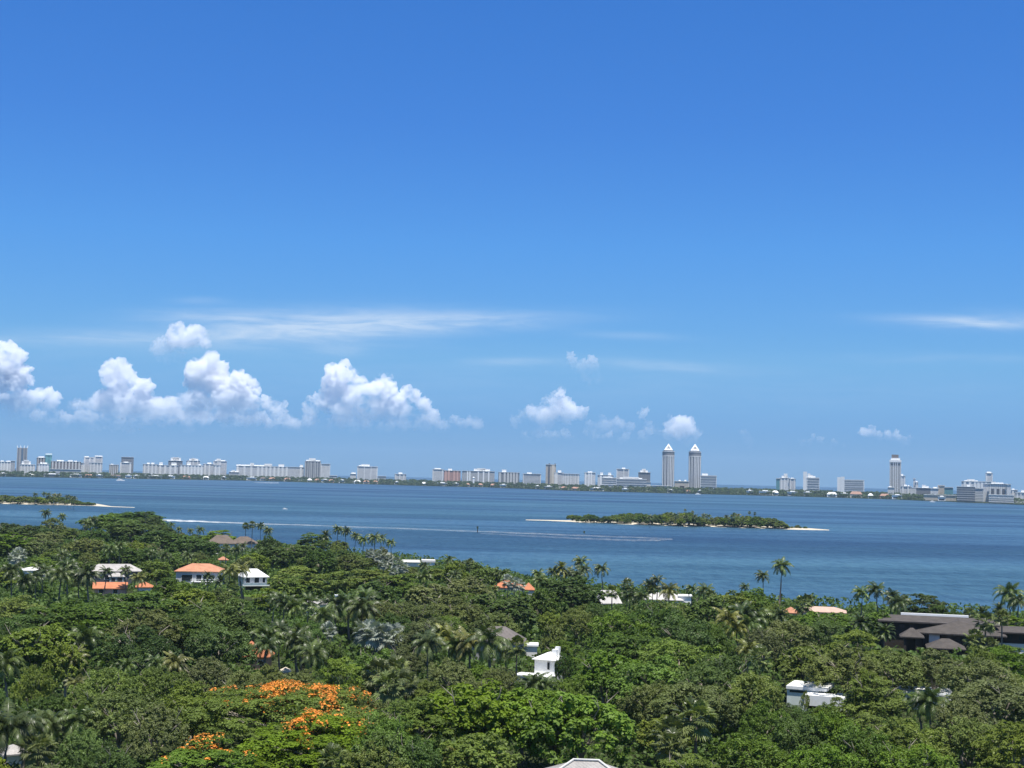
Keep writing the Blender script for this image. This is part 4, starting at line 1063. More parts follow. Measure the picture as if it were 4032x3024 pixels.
# pavilion on posts and lower hip in front
MB().hip(X(3548), X(3640), -9.5, -3.5, z(2512, -8), z(2473, -6) - z(2512, -8), 2.95, .3).build('pavilion_roof', T_BROWN, r)
for q in (3568, 3612): MB().box(X(q) - .35, X(q) + .35, -9, -8.3, 0, z(2512, -8) - .01).build('post', DARKBROWN, r)
MB().box(X(3572), X(3632), -4.5, -3.6, 0, z(2512, -8) - .01).build('pavilion_wall', DARKBROWN, r)
MB().hip(X(3645), X(3790), -13, -4.5, z(2550, -11), z(2508, -8) - z(2550, -11), 4.2, .3).build('porch_roof', T_BROWN, r)
MB().box(X(3655), X(3780), -12.4, -4.6, 0, z(2550, -11) - .01).build('porch_wall', DARKBROWN, r)
# right wing
MB().box(X(3918), X(4160), 2.6, 16, 3.0, z(2478)).build('wing_wall', DARKBROWN, r)
MB().box(X(3922), X(4165), 2.0, 16.02, 0, 2.98).build('wing_base', OFFWHITE, r)
MB().hip(X(3905), X(4180), .8, 18, z(2480) + .01, z(2449, 9) - z(2480), 6.0, .4).build('wing_roof', T_BROWN, r)
windows(r, [(X(q), z(2504), 1.5, 1.3) for q in (3965, 4010, 4060)], 2.6, frame=DARKBROWN)
foot(r, X(3470), X(4150), -12, 20)
clear(3472, 2424, 3640, 2516, 398); clear(3560, 2470, 3660, 2548, 388); clear(3640, 2440, 3930, 2520, 398); clear(3660, 2505, 3780, 2548, 385); clear(3920, 2448, 4040, 2535, 398)
LAND.append(('the dark brown lodge', 3740, 2480))
# modern white house
D0 = 287.0
r, k, z = hroot('modern_house', 'modern flat roofed white house with pale green glazed walls, half behind trees', 3190, D0, -10)
X = lambda px: (px - 3190) * k
MB().box(X(3100), X(3225), 2, 10, 0, z(2716)).build('wall', plain('pale_green_render', (.70, .77, .74), .5, .3, .1), r)
MB().box(X(3098), X(3258), 1.7, 10.6, z(2716) + .01, z(2704)).build('roof', WHITE, r)
MB().box(X(3098) + .4, X(3258) - .4, 2.1, 10.2, z(2704) + .005, z(2703.2)).build('roof_membrane', WHITE, r)
MB().box(X(3112), X(3178), 1.9, 1.99, z(2728), z(2720)).build('window', GLASS, r)
MB().box(X(3184), X(3290), -2.5, 1.7, z(2762), z(2722)).build('upper_volume', WHITE, r)
MB().box(X(3186), X(3192), -2.4, -1.6, 0, z(2762) - .01).build('post', WHITE, r)
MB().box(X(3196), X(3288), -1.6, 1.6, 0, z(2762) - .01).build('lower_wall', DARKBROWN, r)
MB().box(X(3286), X(3330), -1, 6, 0, z(2728)).build('side_wall', WHITE, r)
MB().box(X(3215), X(3225), 5, 6, z(2703), z(2694)).build('vent', CONCRETE, r)
foot(r, -5, 8, -3, 10); clear(3104, 2678, 3270, 2768, 284); LAND.append(('the modern white house', 3200, 2730))
r, k, z = hroot('flat_roof_house', 'second flat white roof showing beyond the yellow green tree right of the modern house', 3660, 296, 6)
X = lambda px: (px - 3660) * k
MB().box(X(3556), X(3752), .4, 8, 0, z(2728)).build('wall', OFFWHITE, r)
MB().box(X(3550), X(3756), 0, 8.4, z(2728) + .01, z(2719)).build('roof', WHITE, r)
MB().box(X(3700), X(3750), -3, -.02, 0, z(2738)).build('porch', WHITE, r)
foot(r, -5, 6, -2, 8); clear(3556, 2708, 3600, 2716, 295); clear(3680, 2710, 3752, 2744, 293); LAND.append(('the second flat white roof', 3680, 2720))
# nearest roof at the bottom edge
r, k, z = hroot('house', 'nearest house, its grey ribbed tile roof rising at the bottom edge', 2330, 188, 0)
RIB = tiles('ribbed_grey_tiles', (.36, .34, .32), .5, .62, .25)
MB().box(-7.6, 7.6, 0, 12, 0, P(2330, 2984, 193.7).z - GZ - 3.75).build('wall', OFFWHITE, r)
EAVE = P(2330, 2984, 193.7).z - GZ - 3.7
MB().hip(-8.6, 8.6, -1.5, 13, EAVE, 3.7, 6.9, .3).build('roof', RIB, r)
rb = MB()
zr0, zr1 = EAVE + .3, P(2330, 2984, 193).z - GZ
for sx_ in (-1, 1):
    rb.tube([(sx_ * 8.6, -1.5, zr0), (sx_ * 1.7, 5.75, zr1 + .05)], [.16, .16], 6)
rb.tube([(-1.75, 5.75, zr1 + .05), (1.75, 5.75, zr1 + .05)], [.16, .16], 6)
rb.build('ridge_tiles', CONCRETE, r)
foot(r, -8, 8, -1, 12); clear(2080, 2985, 2560, 3200, 214); LAND.append(('the nearest grey ribbed roof', 2330, 3000))
# white house behind palms at far left, grey tiled roof bottom left
r, k, z, W, ze = simple_house('white walled house glimpsed between palms at the far left', 112, 204, 2246, 2231, 560, 9, WHITE, OFFWHITE, 5, 3, wins=((-.4, .4, 1.4, 1.5), (.4, .4, 1.4, 1.5)), lm='the white house behind palms', bottom=22)
simple_house('grey tiled roof low among broad leaves in the bottom left corner', 62, 170, 2962, 2918, 222, 5, OFFWHITE, T_GREY, 12, 2.2, lm='the grey roof in the lower left', bottom=1)

# ------------------------------------------------------------------ islands
ISL_GROUP = 'low trees on the sandy islands'
ICROWN = [crown_mesh('island_tree_crown', f, 300 + i, False, 6.0, 8.0, .6)[0] for i, f in enumerate(('dense', 'fine', 'bigleaf', 'dense', 'open'))]
def island(name, label, near, far, trees, palms, place):
    pts = [at(x, y, 0) for x, y in near] + [at(x, y, 0) for x, y in reversed(far)]
    n = len(near)
    mb = MB()
    V = [(p.x, p.y, -.3) for p in pts]
    c = []
    for i in range(n):                       # a low crest between the two water lines
        a, b = pts[i], pts[2 * n - 1 - i]
        mid = a.lerp(b, .25); mid2 = a.lerp(b, .75)
        hgt = min(1.1, .03 + (a - b).length * .04)
        c.append((mid.x, mid.y, hgt)); V.append(c[-1])
        V.append((mid2.x, mid2.y, hgt))
    F = []
    for i in range(n - 1):
        A0, A1 = i, i + 1; B0, B1 = 2 * n - 1 - i, 2 * n - 2 - i
        m0, m1, k0, k1 = 2 * n + 2 * i, 2 * n + 2 * i + 2, 2 * n + 2 * i + 1, 2 * n + 2 * i + 3
        F += [(A0, A1, m1, m0), (m0, m1, k1, k0), (k0, k1, B1, B0)]
    o = mb.add(V, F).build(name, SAND)
    tag(o, label, kind='structure')
    rnd = random.Random(len(trees))
    lst = []
    for px, py, ytop, dback in trees:
        b = at(px, py, 0); D = (b - CAM).dot(f_) + dback
        b = gpos(px, D); h = max(2.5, P(px, ytop, D).z - .5)
        me = rnd.choice(ICROWN)
        t = bpy.data.objects.new('island_tree', me); col.objects.link(t)
        s = h / 8 * rnd.uniform(.95, 1.35)
        s = min(s, 1.35)
        t.location = (b.x, b.y, .4); t.scale = (s, s, h / 8); t.rotation_euler = (0, 0, rnd.uniform(0, 6.28))
        if not me.materials: me.materials.append(LEAF['mid green'])
        mtn = rnd.choice(('mid green', 'mid green', 'olive green', 'dark green', 'grey green', 'yellow green'))
        t.material_slots[0].link = 'OBJECT'; t.material_slots[0].material = LEAF[mtn]
        lst.append((px, t, mtn, h))
    lst.sort(key=lambda q: q[0])
    for i, (px, t, mtn, h) in enumerate(lst):
        NEEDS.append((t, mtn + (' tall' if h > 9.5 else ' low'), px, place, i, 'island'))
        tag(t, None, 'tree', ISL_GROUP)
    for i, (px, py, h, kd) in enumerate(palms):
        p = at(px, py, .5 + h)
        root = empty('island_palm', (p.x, p.y, .4), rnd.uniform(0, 6))
        linked('crown', rnd.choice(PALM[kd]), root, rnd.choice((FROND, FROND_Y, FROND_D)) if kd != 'pine' else LEAF['deep green'], loc=(0, 0, h), scale=(1.1, 1.1, 1.1))
        linked('trunk', PTR[2], root, scale=(1, 1, h))
        tag(root, None, 'palm tree', 'palms on the sandy islands')
        NEEDS.append((root, 'palm', px, place, i, 'ipalm'))
rnd = random.Random(5)
RTOP = [(2230, 2030), (2260, 2018), (2330, 2022), (2400, 2024), (2480, 2014), (2560, 2022), (2640, 2014), (2740, 2016), (2790, 2038), (2850, 2025), (2950, 2026), (3040, 2036), (3100, 2048), (3160, 2064), (3190, 2074)]
near_r = [(2070, 2048), (2140, 2050), (2230, 2054), (2300, 2059), (2400, 2062), (2480, 2066), (2560, 2069), (2640, 2071), (2700, 2074), (2780, 2074), (2860, 2077), (2940, 2080), (3020, 2082), (3100, 2085), (3190, 2087), (3265, 2088)]
far_r = [(x, y - max(1.0, min(12, .6 + (x - 2070) * .013 if x < 2235 else 99, (3265 - x) * .05))) for x, y in near_r]
tr = []
for i in range(86):
    px = 2240 + (3182 - 2240) * (i + rnd.uniform(.1, .9)) / 86
    back = rnd.choice((2, 4, 9, 20, 36, 52)) if px < 3080 else rnd.uniform(6, 16)
    yt = interp(RTOP, px) + (rnd.uniform(0, 12) if back > 15 else rnd.uniform(4, 26))
    tr.append((px, interp(near_r, px) - 1, min(yt, interp(near_r, px) - 14), back))
island('sandy_island', 'long wooded island with white sand along its edge in the middle of the bay', near_r, far_r, tr,
       [(x, y, rnd.uniform(9, 11.5), 'coconut') for x, y in ((2660, 2030), (2680, 2026), (2700, 2036), (2716, 2030), (2735, 2034), (2772, 2030), (2790, 2032), (2860, 2036), (2885, 2032), (2905, 2030), (2560, 2036))] +
       [(x, y, rnd.uniform(10, 12.5), 'tallfan') for x, y in ((2698, 2008), (2727, 2016), (2951, 2018), (2972, 2022), (2890, 2024))], 'long sandy island')
for i in range(22):
    px = 3075 + 112 * (i + rnd.random()) / 22
    tr.append((px, interp(near_r, px) - 1, interp(near_r, px) - rnd.uniform(17, 26) * (1 - .35 * (px - 3075) / 112), rnd.uniform(2, 12)))
for i in range(46):
    px = 2245 + 930 * rnd.random() ** .95
    if math.sin(px * .021) > .45: continue
    tr.append((px, interp(near_r, px), interp(near_r, px) - rnd.uniform(9, 15), .5))
near_l = [(-120, 1981), (0, 1984), (80, 1986), (160, 1988), (240, 1989), (320, 1991), (380, 1993), (440, 1996), (490, 1997.5), (530, 1999)]
far_l = [(x, y - max(.8, min(8, (530 - x) * .012 if x > 380 else 99))) for x, y in near_l]
LTOP = [(-120, 1945), (0, 1945), (60, 1944), (130, 1955), (200, 1950), (280, 1958), (330, 1972), (378, 1982)]
tr = []
for i in range(44):
    px = -60 + 435 * (i + rnd.uniform(.1, .9)) / 44
    back = rnd.choice((2, 5, 18, 34, 50)) if px < 300 else rnd.uniform(5, 12)
    yt = interp(LTOP, px) + (rnd.uniform(0, 9) if back > 15 else rnd.uniform(3, 18))
    tr.append((px, interp(near_l, px) - 1, min(yt, interp(near_l, px) - 9), back))
for i in range(16):
    px = 290 + 88 * (i + rnd.random()) / 16
    tr.append((px, interp(near_l, px) - 1, interp(near_l, px) - rnd.uniform(15, 24) * (1 - .3 * (px - 290) / 88), rnd.uniform(2, 9)))
island('sandy_island', 'wooded island with a thin sand spit at the left edge of the bay', near_l, far_l, tr,
       [(x, y, rnd.uniform(10, 12), 'coconut') for x, y in ((140, 1947), (175, 1944), (191, 1947), (214, 1950), (232, 1950), (266, 1956), (281, 1958), (292, 1962))], 'left sandy island')
# shallow sand bars just under the trees' edge are part of the sheets above; channel markers stand in the bay
for px, yt, yb, lb in ((1880, 2072, 2096, 'dark channel marker post standing alone below the boat wake'), (2300, 2090, 2100, 'short dark channel marker post below the long sandy island')):
    p = at(px, yb, 0); D = (p - CAM).dot(f_); h = P(px, yt, D).z
    r = tag(empty('channel_marker', (p.x, p.y, 0)), lb, 'marker')
    MB().tube([(0, 0, -1), (0, 0, h)], [.35, .32], 8).build('post', DARKBROWN, r)
    MB().box(-.75, .75, -.45, -.37, h - 1.7, h - .1).build('board', plain('marker_board', (.07, .10, .07), .6), r)

# ------------------------------------------------------------------ boat wakes: foam lying on the water
def foam_mat():
    m, t, b = mat('foam')
    g = t.new('ShaderNodeNewGeometry').outputs['Position']
    n = t.noise(t.mapping(g, (.11, .05, 1)), 1.0, 5, .7)
    a = t.new('ShaderNodeAttribute', attribute_name='tint').outputs['Fac']
    b.inputs['Base Color'].default_value = (.80, .83, .84, 1); b.inputs['Roughness'].default_value = .9
    t.l.new(t.math('MULTIPLY', t.smooth(n, .18, .62), a, clamp=True), b.inputs['Alpha'])
    return m
FOAM = foam_mat()
def wake(label, path):
    V, F, T = [], [], []
    N = 90
    tot = len(path) - 1
    for i in range(N + 1):
        s = i / N * tot; j = min(int(s), tot - 1); q = s - j
        x, y, w_, al = (path[j][c] + (path[j + 1][c] - path[j][c]) * q for c in range(4))
        y += .5 * math.sin(i * .8) * min(1, w_ / 4); w_ *= 1 + .25 * math.sin(i * 1.7)
        for sgn in (-1, -.35, .35, 1):
            p = at(x, y + w_ / 2 * sgn, .05); V.append((p.x, p.y, .05))
        if i:
            o = 4 * (i - 1)
            F += [(o, o + 1, o + 5, o + 4), (o + 1, o + 2, o + 6, o + 5), (o + 2, o + 3, o + 7, o + 6)]; T += [al * .55, al, al * .55]
    tag(link('boat_wake', arrays('boat_wake', V, F, T, FOAM)), label, 'wake')
wake('long white boat wake running across the bay from behind the big domed tree', [(560, 2044, 5, 1), (640, 2048, 7, 1.0), (760, 2052, 6, .9), (900, 2058, 4.5, .5), (1300, 2071, 4.5, .22), (1880, 2092, 5, .18), (2100, 2101, 6, .20), (2350, 2111, 6, .16), (2560, 2118, 5, .15), (2645, 2122, 3, .15)])
wake('fainter lower arm of the boat wake curving back below the channel markers', [(1890, 2100, 2, .15), (2080, 2110, 6, .10), (2300, 2121, 7, .13), (2480, 2127, 7, .15), (2590, 2127, 6, .18), (2648, 2123, 3, .2)])
wake('thin pale streak of a distant boat below the large white waterside villa', [(1000, 1900, 1, .5), (1050, 1901, 1.6, .7), (1098, 1901.5, 1.6, .8)])

# a bird far out in the sky
p = P(3082, 1336, 620)
rb = MB().add([(-.75, .1, .22), (-.3, -.14, .10), (0, -.22, 0), (.3, -.14, .10), (.75, .1, .22), (.28, .14, .08), (0, .2, 0), (-.28, .14, .08), (0, 0, -.12), (0, -.42, .0), (0, .45, .02)],
              [(0, 1, 7), (1, 2, 6, 7), (2, 3, 5, 6), (3, 4, 5), (2, 9, 8), (8, 10, 6), (1, 8, 7), (3, 5, 8), (9, 3, 8), (9, 8, 1), (10, 8, 5), (10, 7, 8)])
tag(rb.build('bird', DARKBROWN, None, p), 'tiny dark bird high above the water right of the pointed towers', 'bird')

# ------------------------------------------------------------------ flame tree
HOUSE_N = [c for c in CLEAR if c[4] > 180]
def flame(px, py, wpx, h, label, bl, seed):
    p = at(px, py, GZ + h * .97); D = (p - CAM).dot(f_); r = wpx * D / FPX / 2
    me, blm = crown_mesh('crown_flame', 'layered', seed, True, r, h, h * .30, bl, max(1, (r / 8) ** 2 * .62))
    root = tag(empty('flame_tree', (p.x, p.y, GZ)), label, 'tree', None)
    linked('crown', me, root, FLAME)
    link('blossom', blm, None, root)
    linked('trunk', TRUNK[0], root, scale=(r / 8, r / 8, h / 12 * .9))
    TREES.append((p.x, p.y, r * .95)); TREES.append((p.x - r * .5, p.y - r * .3, r * .5)); TREES.append((p.x + r * .5, p.y - r * .3, r * .5))
    CLEAR.append((px - wpx * .42, py - 5, px + wpx * .42, 3024, D - r * .4))
    return root
flame(1140, 2712, 900, 11.5, 'big flame tree covered in orange blossom at the bottom centre left', .13, 501)
flame(1250, 2838, 640, 9.5, 'flat green flame tree with scattered orange sprays just in front of the big one', .05, 513)
flame(810, 2920, 460, 8.0, 'smaller green flame tree with few blossoms, lower left of the big orange one', .03, 507)
LAND.append(('the orange flame tree', 1150, 2780))

# ------------------------------------------------------------------ trees the photograph shows one by one
TL = [  # px, top, width, height, form, colour
 (60, 2062, 190, 13, 'dense', 'dark green'), (150, 2070, 150, 12, 'dense', 'deep green'), (208, 2040, 90, 14, 'open', 'olive green'), (190, 2095, 120, 11, 'fine', 'grey green'),
 (520, 2014, 320, 16, 'dense', 'dark green'), (440, 2028, 190, 15, 'dense', 'mid green'), (590, 2034, 150, 14, 'dense', 'dark green'), (520, 2050, 230, 14, 'dense', 'dark green'), (640, 2066, 120, 12, 'dense', 'dark green'), (870, 2088, 120, 12, 'layered', 'bright green'), (280, 2078, 70, 9, 'layered', 'yellow green'),
 (40, 2100, 190, 13, 'layered', 'mid green'), (165, 2125, 150, 12, 'fine', 'dull olive'), (640, 2090, 190, 12, 'dense', 'dark green'), (760, 2112, 200, 12, 'dense', 'dark green'), (470, 2150, 170, 11, 'dense', 'deep green'), (350, 2120, 160, 12, 'fine', 'grey green'),
 (175, 2196, 100, 9, 'layered', 'bright green'), (620, 2206, 120, 12, 'layered', 'olive green'), (690, 2262, 170, 10, 'dense', 'mid green'), (300, 2212, 120, 10, 'layered', 'mid green'),
 (1062, 2110, 90, 13, 'dense', 'deep green'), (1075, 2150, 150, 12, 'bigleaf', 'dark green'), (1235, 2100, 150, 13, 'layered', 'mid green'), (1180, 2145, 150, 11, 'layered', 'mid green'), (1262, 2165, 150, 13, 'fine', 'deep green'), (1370, 2180, 170, 11, 'fine', 'dull olive'),
 (1580, 2136, 110, 14, 'dense', 'mid green'), (1640, 2145, 90, 13, 'dense', 'dark green'), (1000, 2180, 130, 12, 'fine', 'olive green'), (970, 2195, 100, 11, 'fine', 'dull olive'),
 (1170, 2232, 280, 12, 'layered', 'olive green'), (1130, 2262, 160, 11, 'dense', 'mid green'), (1330, 2250, 160, 12, 'layered', 'olive green'), (1450, 2246, 230, 12, 'layered', 'olive green'), (1480, 2290, 180, 11, 'dense', 'dark green'), (1590, 2260, 150, 11, 'layered', 'mid green'),
 (1065, 2318, 120, 9, 'layered', 'yellow green'), (1790, 2196, 170, 13, 'fine', 'olive green'), (1890, 2224, 130, 12, 'dense', 'mid green'), (1840, 2262, 220, 12, 'fine', 'grey green'), (1700, 2300, 220, 12, 'fine', 'grey green'), (1780, 2350, 280, 12, 'fine', 'grey green'),
 (2085, 2238, 80, 13, 'dense', 'dark green'), (2250, 2272, 290, 14, 'dense', 'deep green'), (2130, 2310, 200, 13, 'dense', 'dark green'), (2350, 2330, 120, 12, 'dense', 'deep green'), (2170, 2404, 90, 10, 'bigleaf', 'yellow green'), (2180, 2462, 90, 11, 'bigleaf', 'yellow green'), (2080, 2466, 70, 9, 'dense', 'deep green'),
 (2020, 2350, 220, 12, 'dense', 'dark green'), (1900, 2340, 200, 12, 'dense', 'mid green'), (1950, 2410, 170, 11, 'fine', 'dull olive'), (2270, 2400, 160, 11, 'fine', 'olive green'),
 (2570, 2374, 360, 16, 'dense', 'dark green'), (2440, 2410, 240, 14, 'dense', 'mid green'), (2800, 2440, 200, 13, 'dense', 'dark green'), (2700, 2430, 260, 15, 'dense', 'dark green'), (2480, 2480, 300, 14, 'dense', 'dark green'), (2680, 2520, 360, 14, 'dense', 'mid green'), (2850, 2530, 280, 14, 'dense', 'dark green'),
 (2380, 2560, 270, 13, 'bigleaf', 'mid green'), (2560, 2590, 320, 13, 'dense', 'mid green'), (2800, 2620, 300, 13, 'dense', 'dark green'), (2250, 2640, 240, 11, 'dense', 'mid green'), (2960, 2650, 230, 13, 'fine', 'olive green'),
 (2720, 2690, 360, 12, 'fine', 'dull olive'), (2580, 2690, 250, 11, 'fine', 'olive green'), (2600, 2345, 200, 11, 'fine', 'olive green'), (2900, 2330, 200, 12, 'fine', 'olive green'), (2970, 2312, 130, 13, 'dense', 'mid green'), (2800, 2340, 170, 12, 'dense', 'mid green'), (3050, 2370, 110, 11, 'fine', 'olive green'),
 (3000, 2440, 220, 12, 'fine', 'grey green'), (3100, 2440, 220, 12, 'fine', 'grey green'), (3300, 2420, 240, 10, 'bigleaf', 'mid green'), (3240, 2440, 160, 11, 'dense', 'dark green'), (3200, 2400, 130, 9, 'bigleaf', 'mid green'),
 (3640, 2342, 170, 11.3, 'layered', 'deep green'), (3700, 2385, 130, 9, 'layered', 'deep green'), (3460, 2404, 130, 10, 'bigleaf', 'mid green'),
 (3370, 2486, 380, 12, 'layered', 'yellow green'), (3180, 2540, 260, 12, 'bigleaf', 'olive green'), (3060, 2560, 200, 12, 'fine', 'mid green'), (3330, 2550, 330, 13, 'fine', 'grey green'), (3520, 2560, 240, 12, 'fine', 'olive green'), (3680, 2560, 280, 12, 'fine', 'grey green'), (3860, 2530, 160, 12, 'fine', 'olive green'), (3960, 2550, 240, 12, 'layered', 'mid green'), (3880, 2600, 320, 13, 'fine', 'grey green'),
 (3440, 2660, 420, 12, 'layered', 'olive green'), (3410, 2640, 110, 13, 'layered', 'yellow green'), (3930, 2680, 380, 13, 'fine', 'grey green'), (3790, 2740, 260, 13, 'fine', 'grey green'), (4010, 2830, 300, 13, 'layered', 'yellow green'), (3820, 2830, 240, 11, 'fine', 'olive green'),
 (3010, 2760, 210, 11, 'fine', 'mid green'), (3160, 2815, 220, 11, 'dense', 'dark green'), (3280, 2790, 230, 12, 'dense', 'mid green'), (3560, 2830, 300, 11, 'fine', 'yellow green'), (3400, 2860, 260, 11, 'dense', 'dark green'), (2960, 2880, 260, 10, 'dense', 'mid green'), (3250, 2930, 280, 10, 'dense', 'mid green'), (3600, 2930, 300, 10, 'dense', 'mid green'), (2720, 2980, 260, 9, 'layered', 'bright green'),
 (60, 2346, 200, 11, 'layered', 'yellow green'), (290, 2362, 420, 14, 'dense', 'dark green'), (140, 2400, 240, 12, 'dense', 'dark green'), (600, 2402, 330, 14, 'fine', 'grey green'), (860, 2360, 330, 15, 'dense', 'dark green'), (720, 2400, 260, 14, 'dense', 'dark green'), (870, 2290, 140, 10, 'fine', 'dull olive'), (560, 2330, 240, 11, 'layered', 'mid green'), (760, 2320, 200, 11, 'fine', 'olive green'),
 (140, 2462, 300, 13, 'bigleaf', 'yellow green'), (265, 2500, 160, 12, 'bigleaf', 'olive green'), (560, 2470, 280, 13, 'fine', 'deep green'), (860, 2460, 260, 13, 'dense', 'dark green'), (130, 2622, 260, 12, 'fine', 'olive green'), (430, 2570, 260, 12, 'fine', 'olive green'), (330, 2640, 240, 11, 'fine', 'olive green'), (620, 2620, 300, 12, 'fine', 'olive green'), (820, 2590, 300, 11, 'fine', 'grey green'), (960, 2640, 200, 11, 'fine', 'grey green'), (760, 2690, 280, 12, 'fine', 'olive green'), (480, 2720, 300, 12, 'fine', 'olive green'), (620, 2780, 260, 11, 'fine', 'grey green'),
 (320, 2860, 240, 10, 'dense', 'mid green'), (430, 2930, 220, 9, 'dense', 'dark green'), (200, 2740, 220, 10, 'fine', 'deep green'), (40, 2480, 160, 11, 'dense', 'dark green'),
 (1340, 2592, 290, 12, 'layered', 'bright green'), (1190, 2600, 180, 10, 'fine', 'grey green'), (1400, 2690, 220, 11, 'fine', 'grey green'), (1620, 2745, 300, 12, 'layered', 'mid green'), (1520, 2810, 220, 11, 'dense', 'mid green'), (1480, 2930, 240, 10, 'fine', 'olive green'), (1500, 2890, 220, 11, 'bigleaf', 'mid green'), (1640, 2900, 200, 10, 'dense', 'dark green'),
 (1300, 2505, 240, 11, 'dense', 'dark green'), (1480, 2560, 200, 10, 'dense', 'mid green'), (1600, 2540, 160, 10, 'fine', 'grey green'), (1060, 2620, 160, 9, 'fine', 'grey green'),
 (1860, 2688, 360, 14, 'bigleaf', 'bright green'), (2060, 2716, 300, 13, 'bigleaf', 'bright green'), (2300, 2730, 340, 14, 'bigleaf', 'bright green'), (2440, 2770, 300, 13, 'bigleaf', 'bright green'), (2180, 2740, 260, 13, 'bigleaf', 'bright green'), (1880, 2890, 280, 10, 'bigleaf', 'bright green'), (2560, 2880, 200, 11, 'bigleaf', 'bright green'),
 (2080, 2600, 200, 11, 'fine', 'dull olive'), (1960, 2630, 180, 10, 'fine', 'grey green'), (1780, 2600, 180, 10, 'fine', 'grey green'), (1700, 2440, 240, 12, 'fine', 'grey green'), (1560, 2420, 170, 11, 'fine', 'deep green'), (1200, 2440, 160, 11, 'dense', 'dark green'), (1000, 2400, 160, 12, 'dense', 'dark green'), (1610, 2370, 200, 12, 'fine', 'grey green'), (1480, 2360, 200, 12, 'fine', 'grey green')]
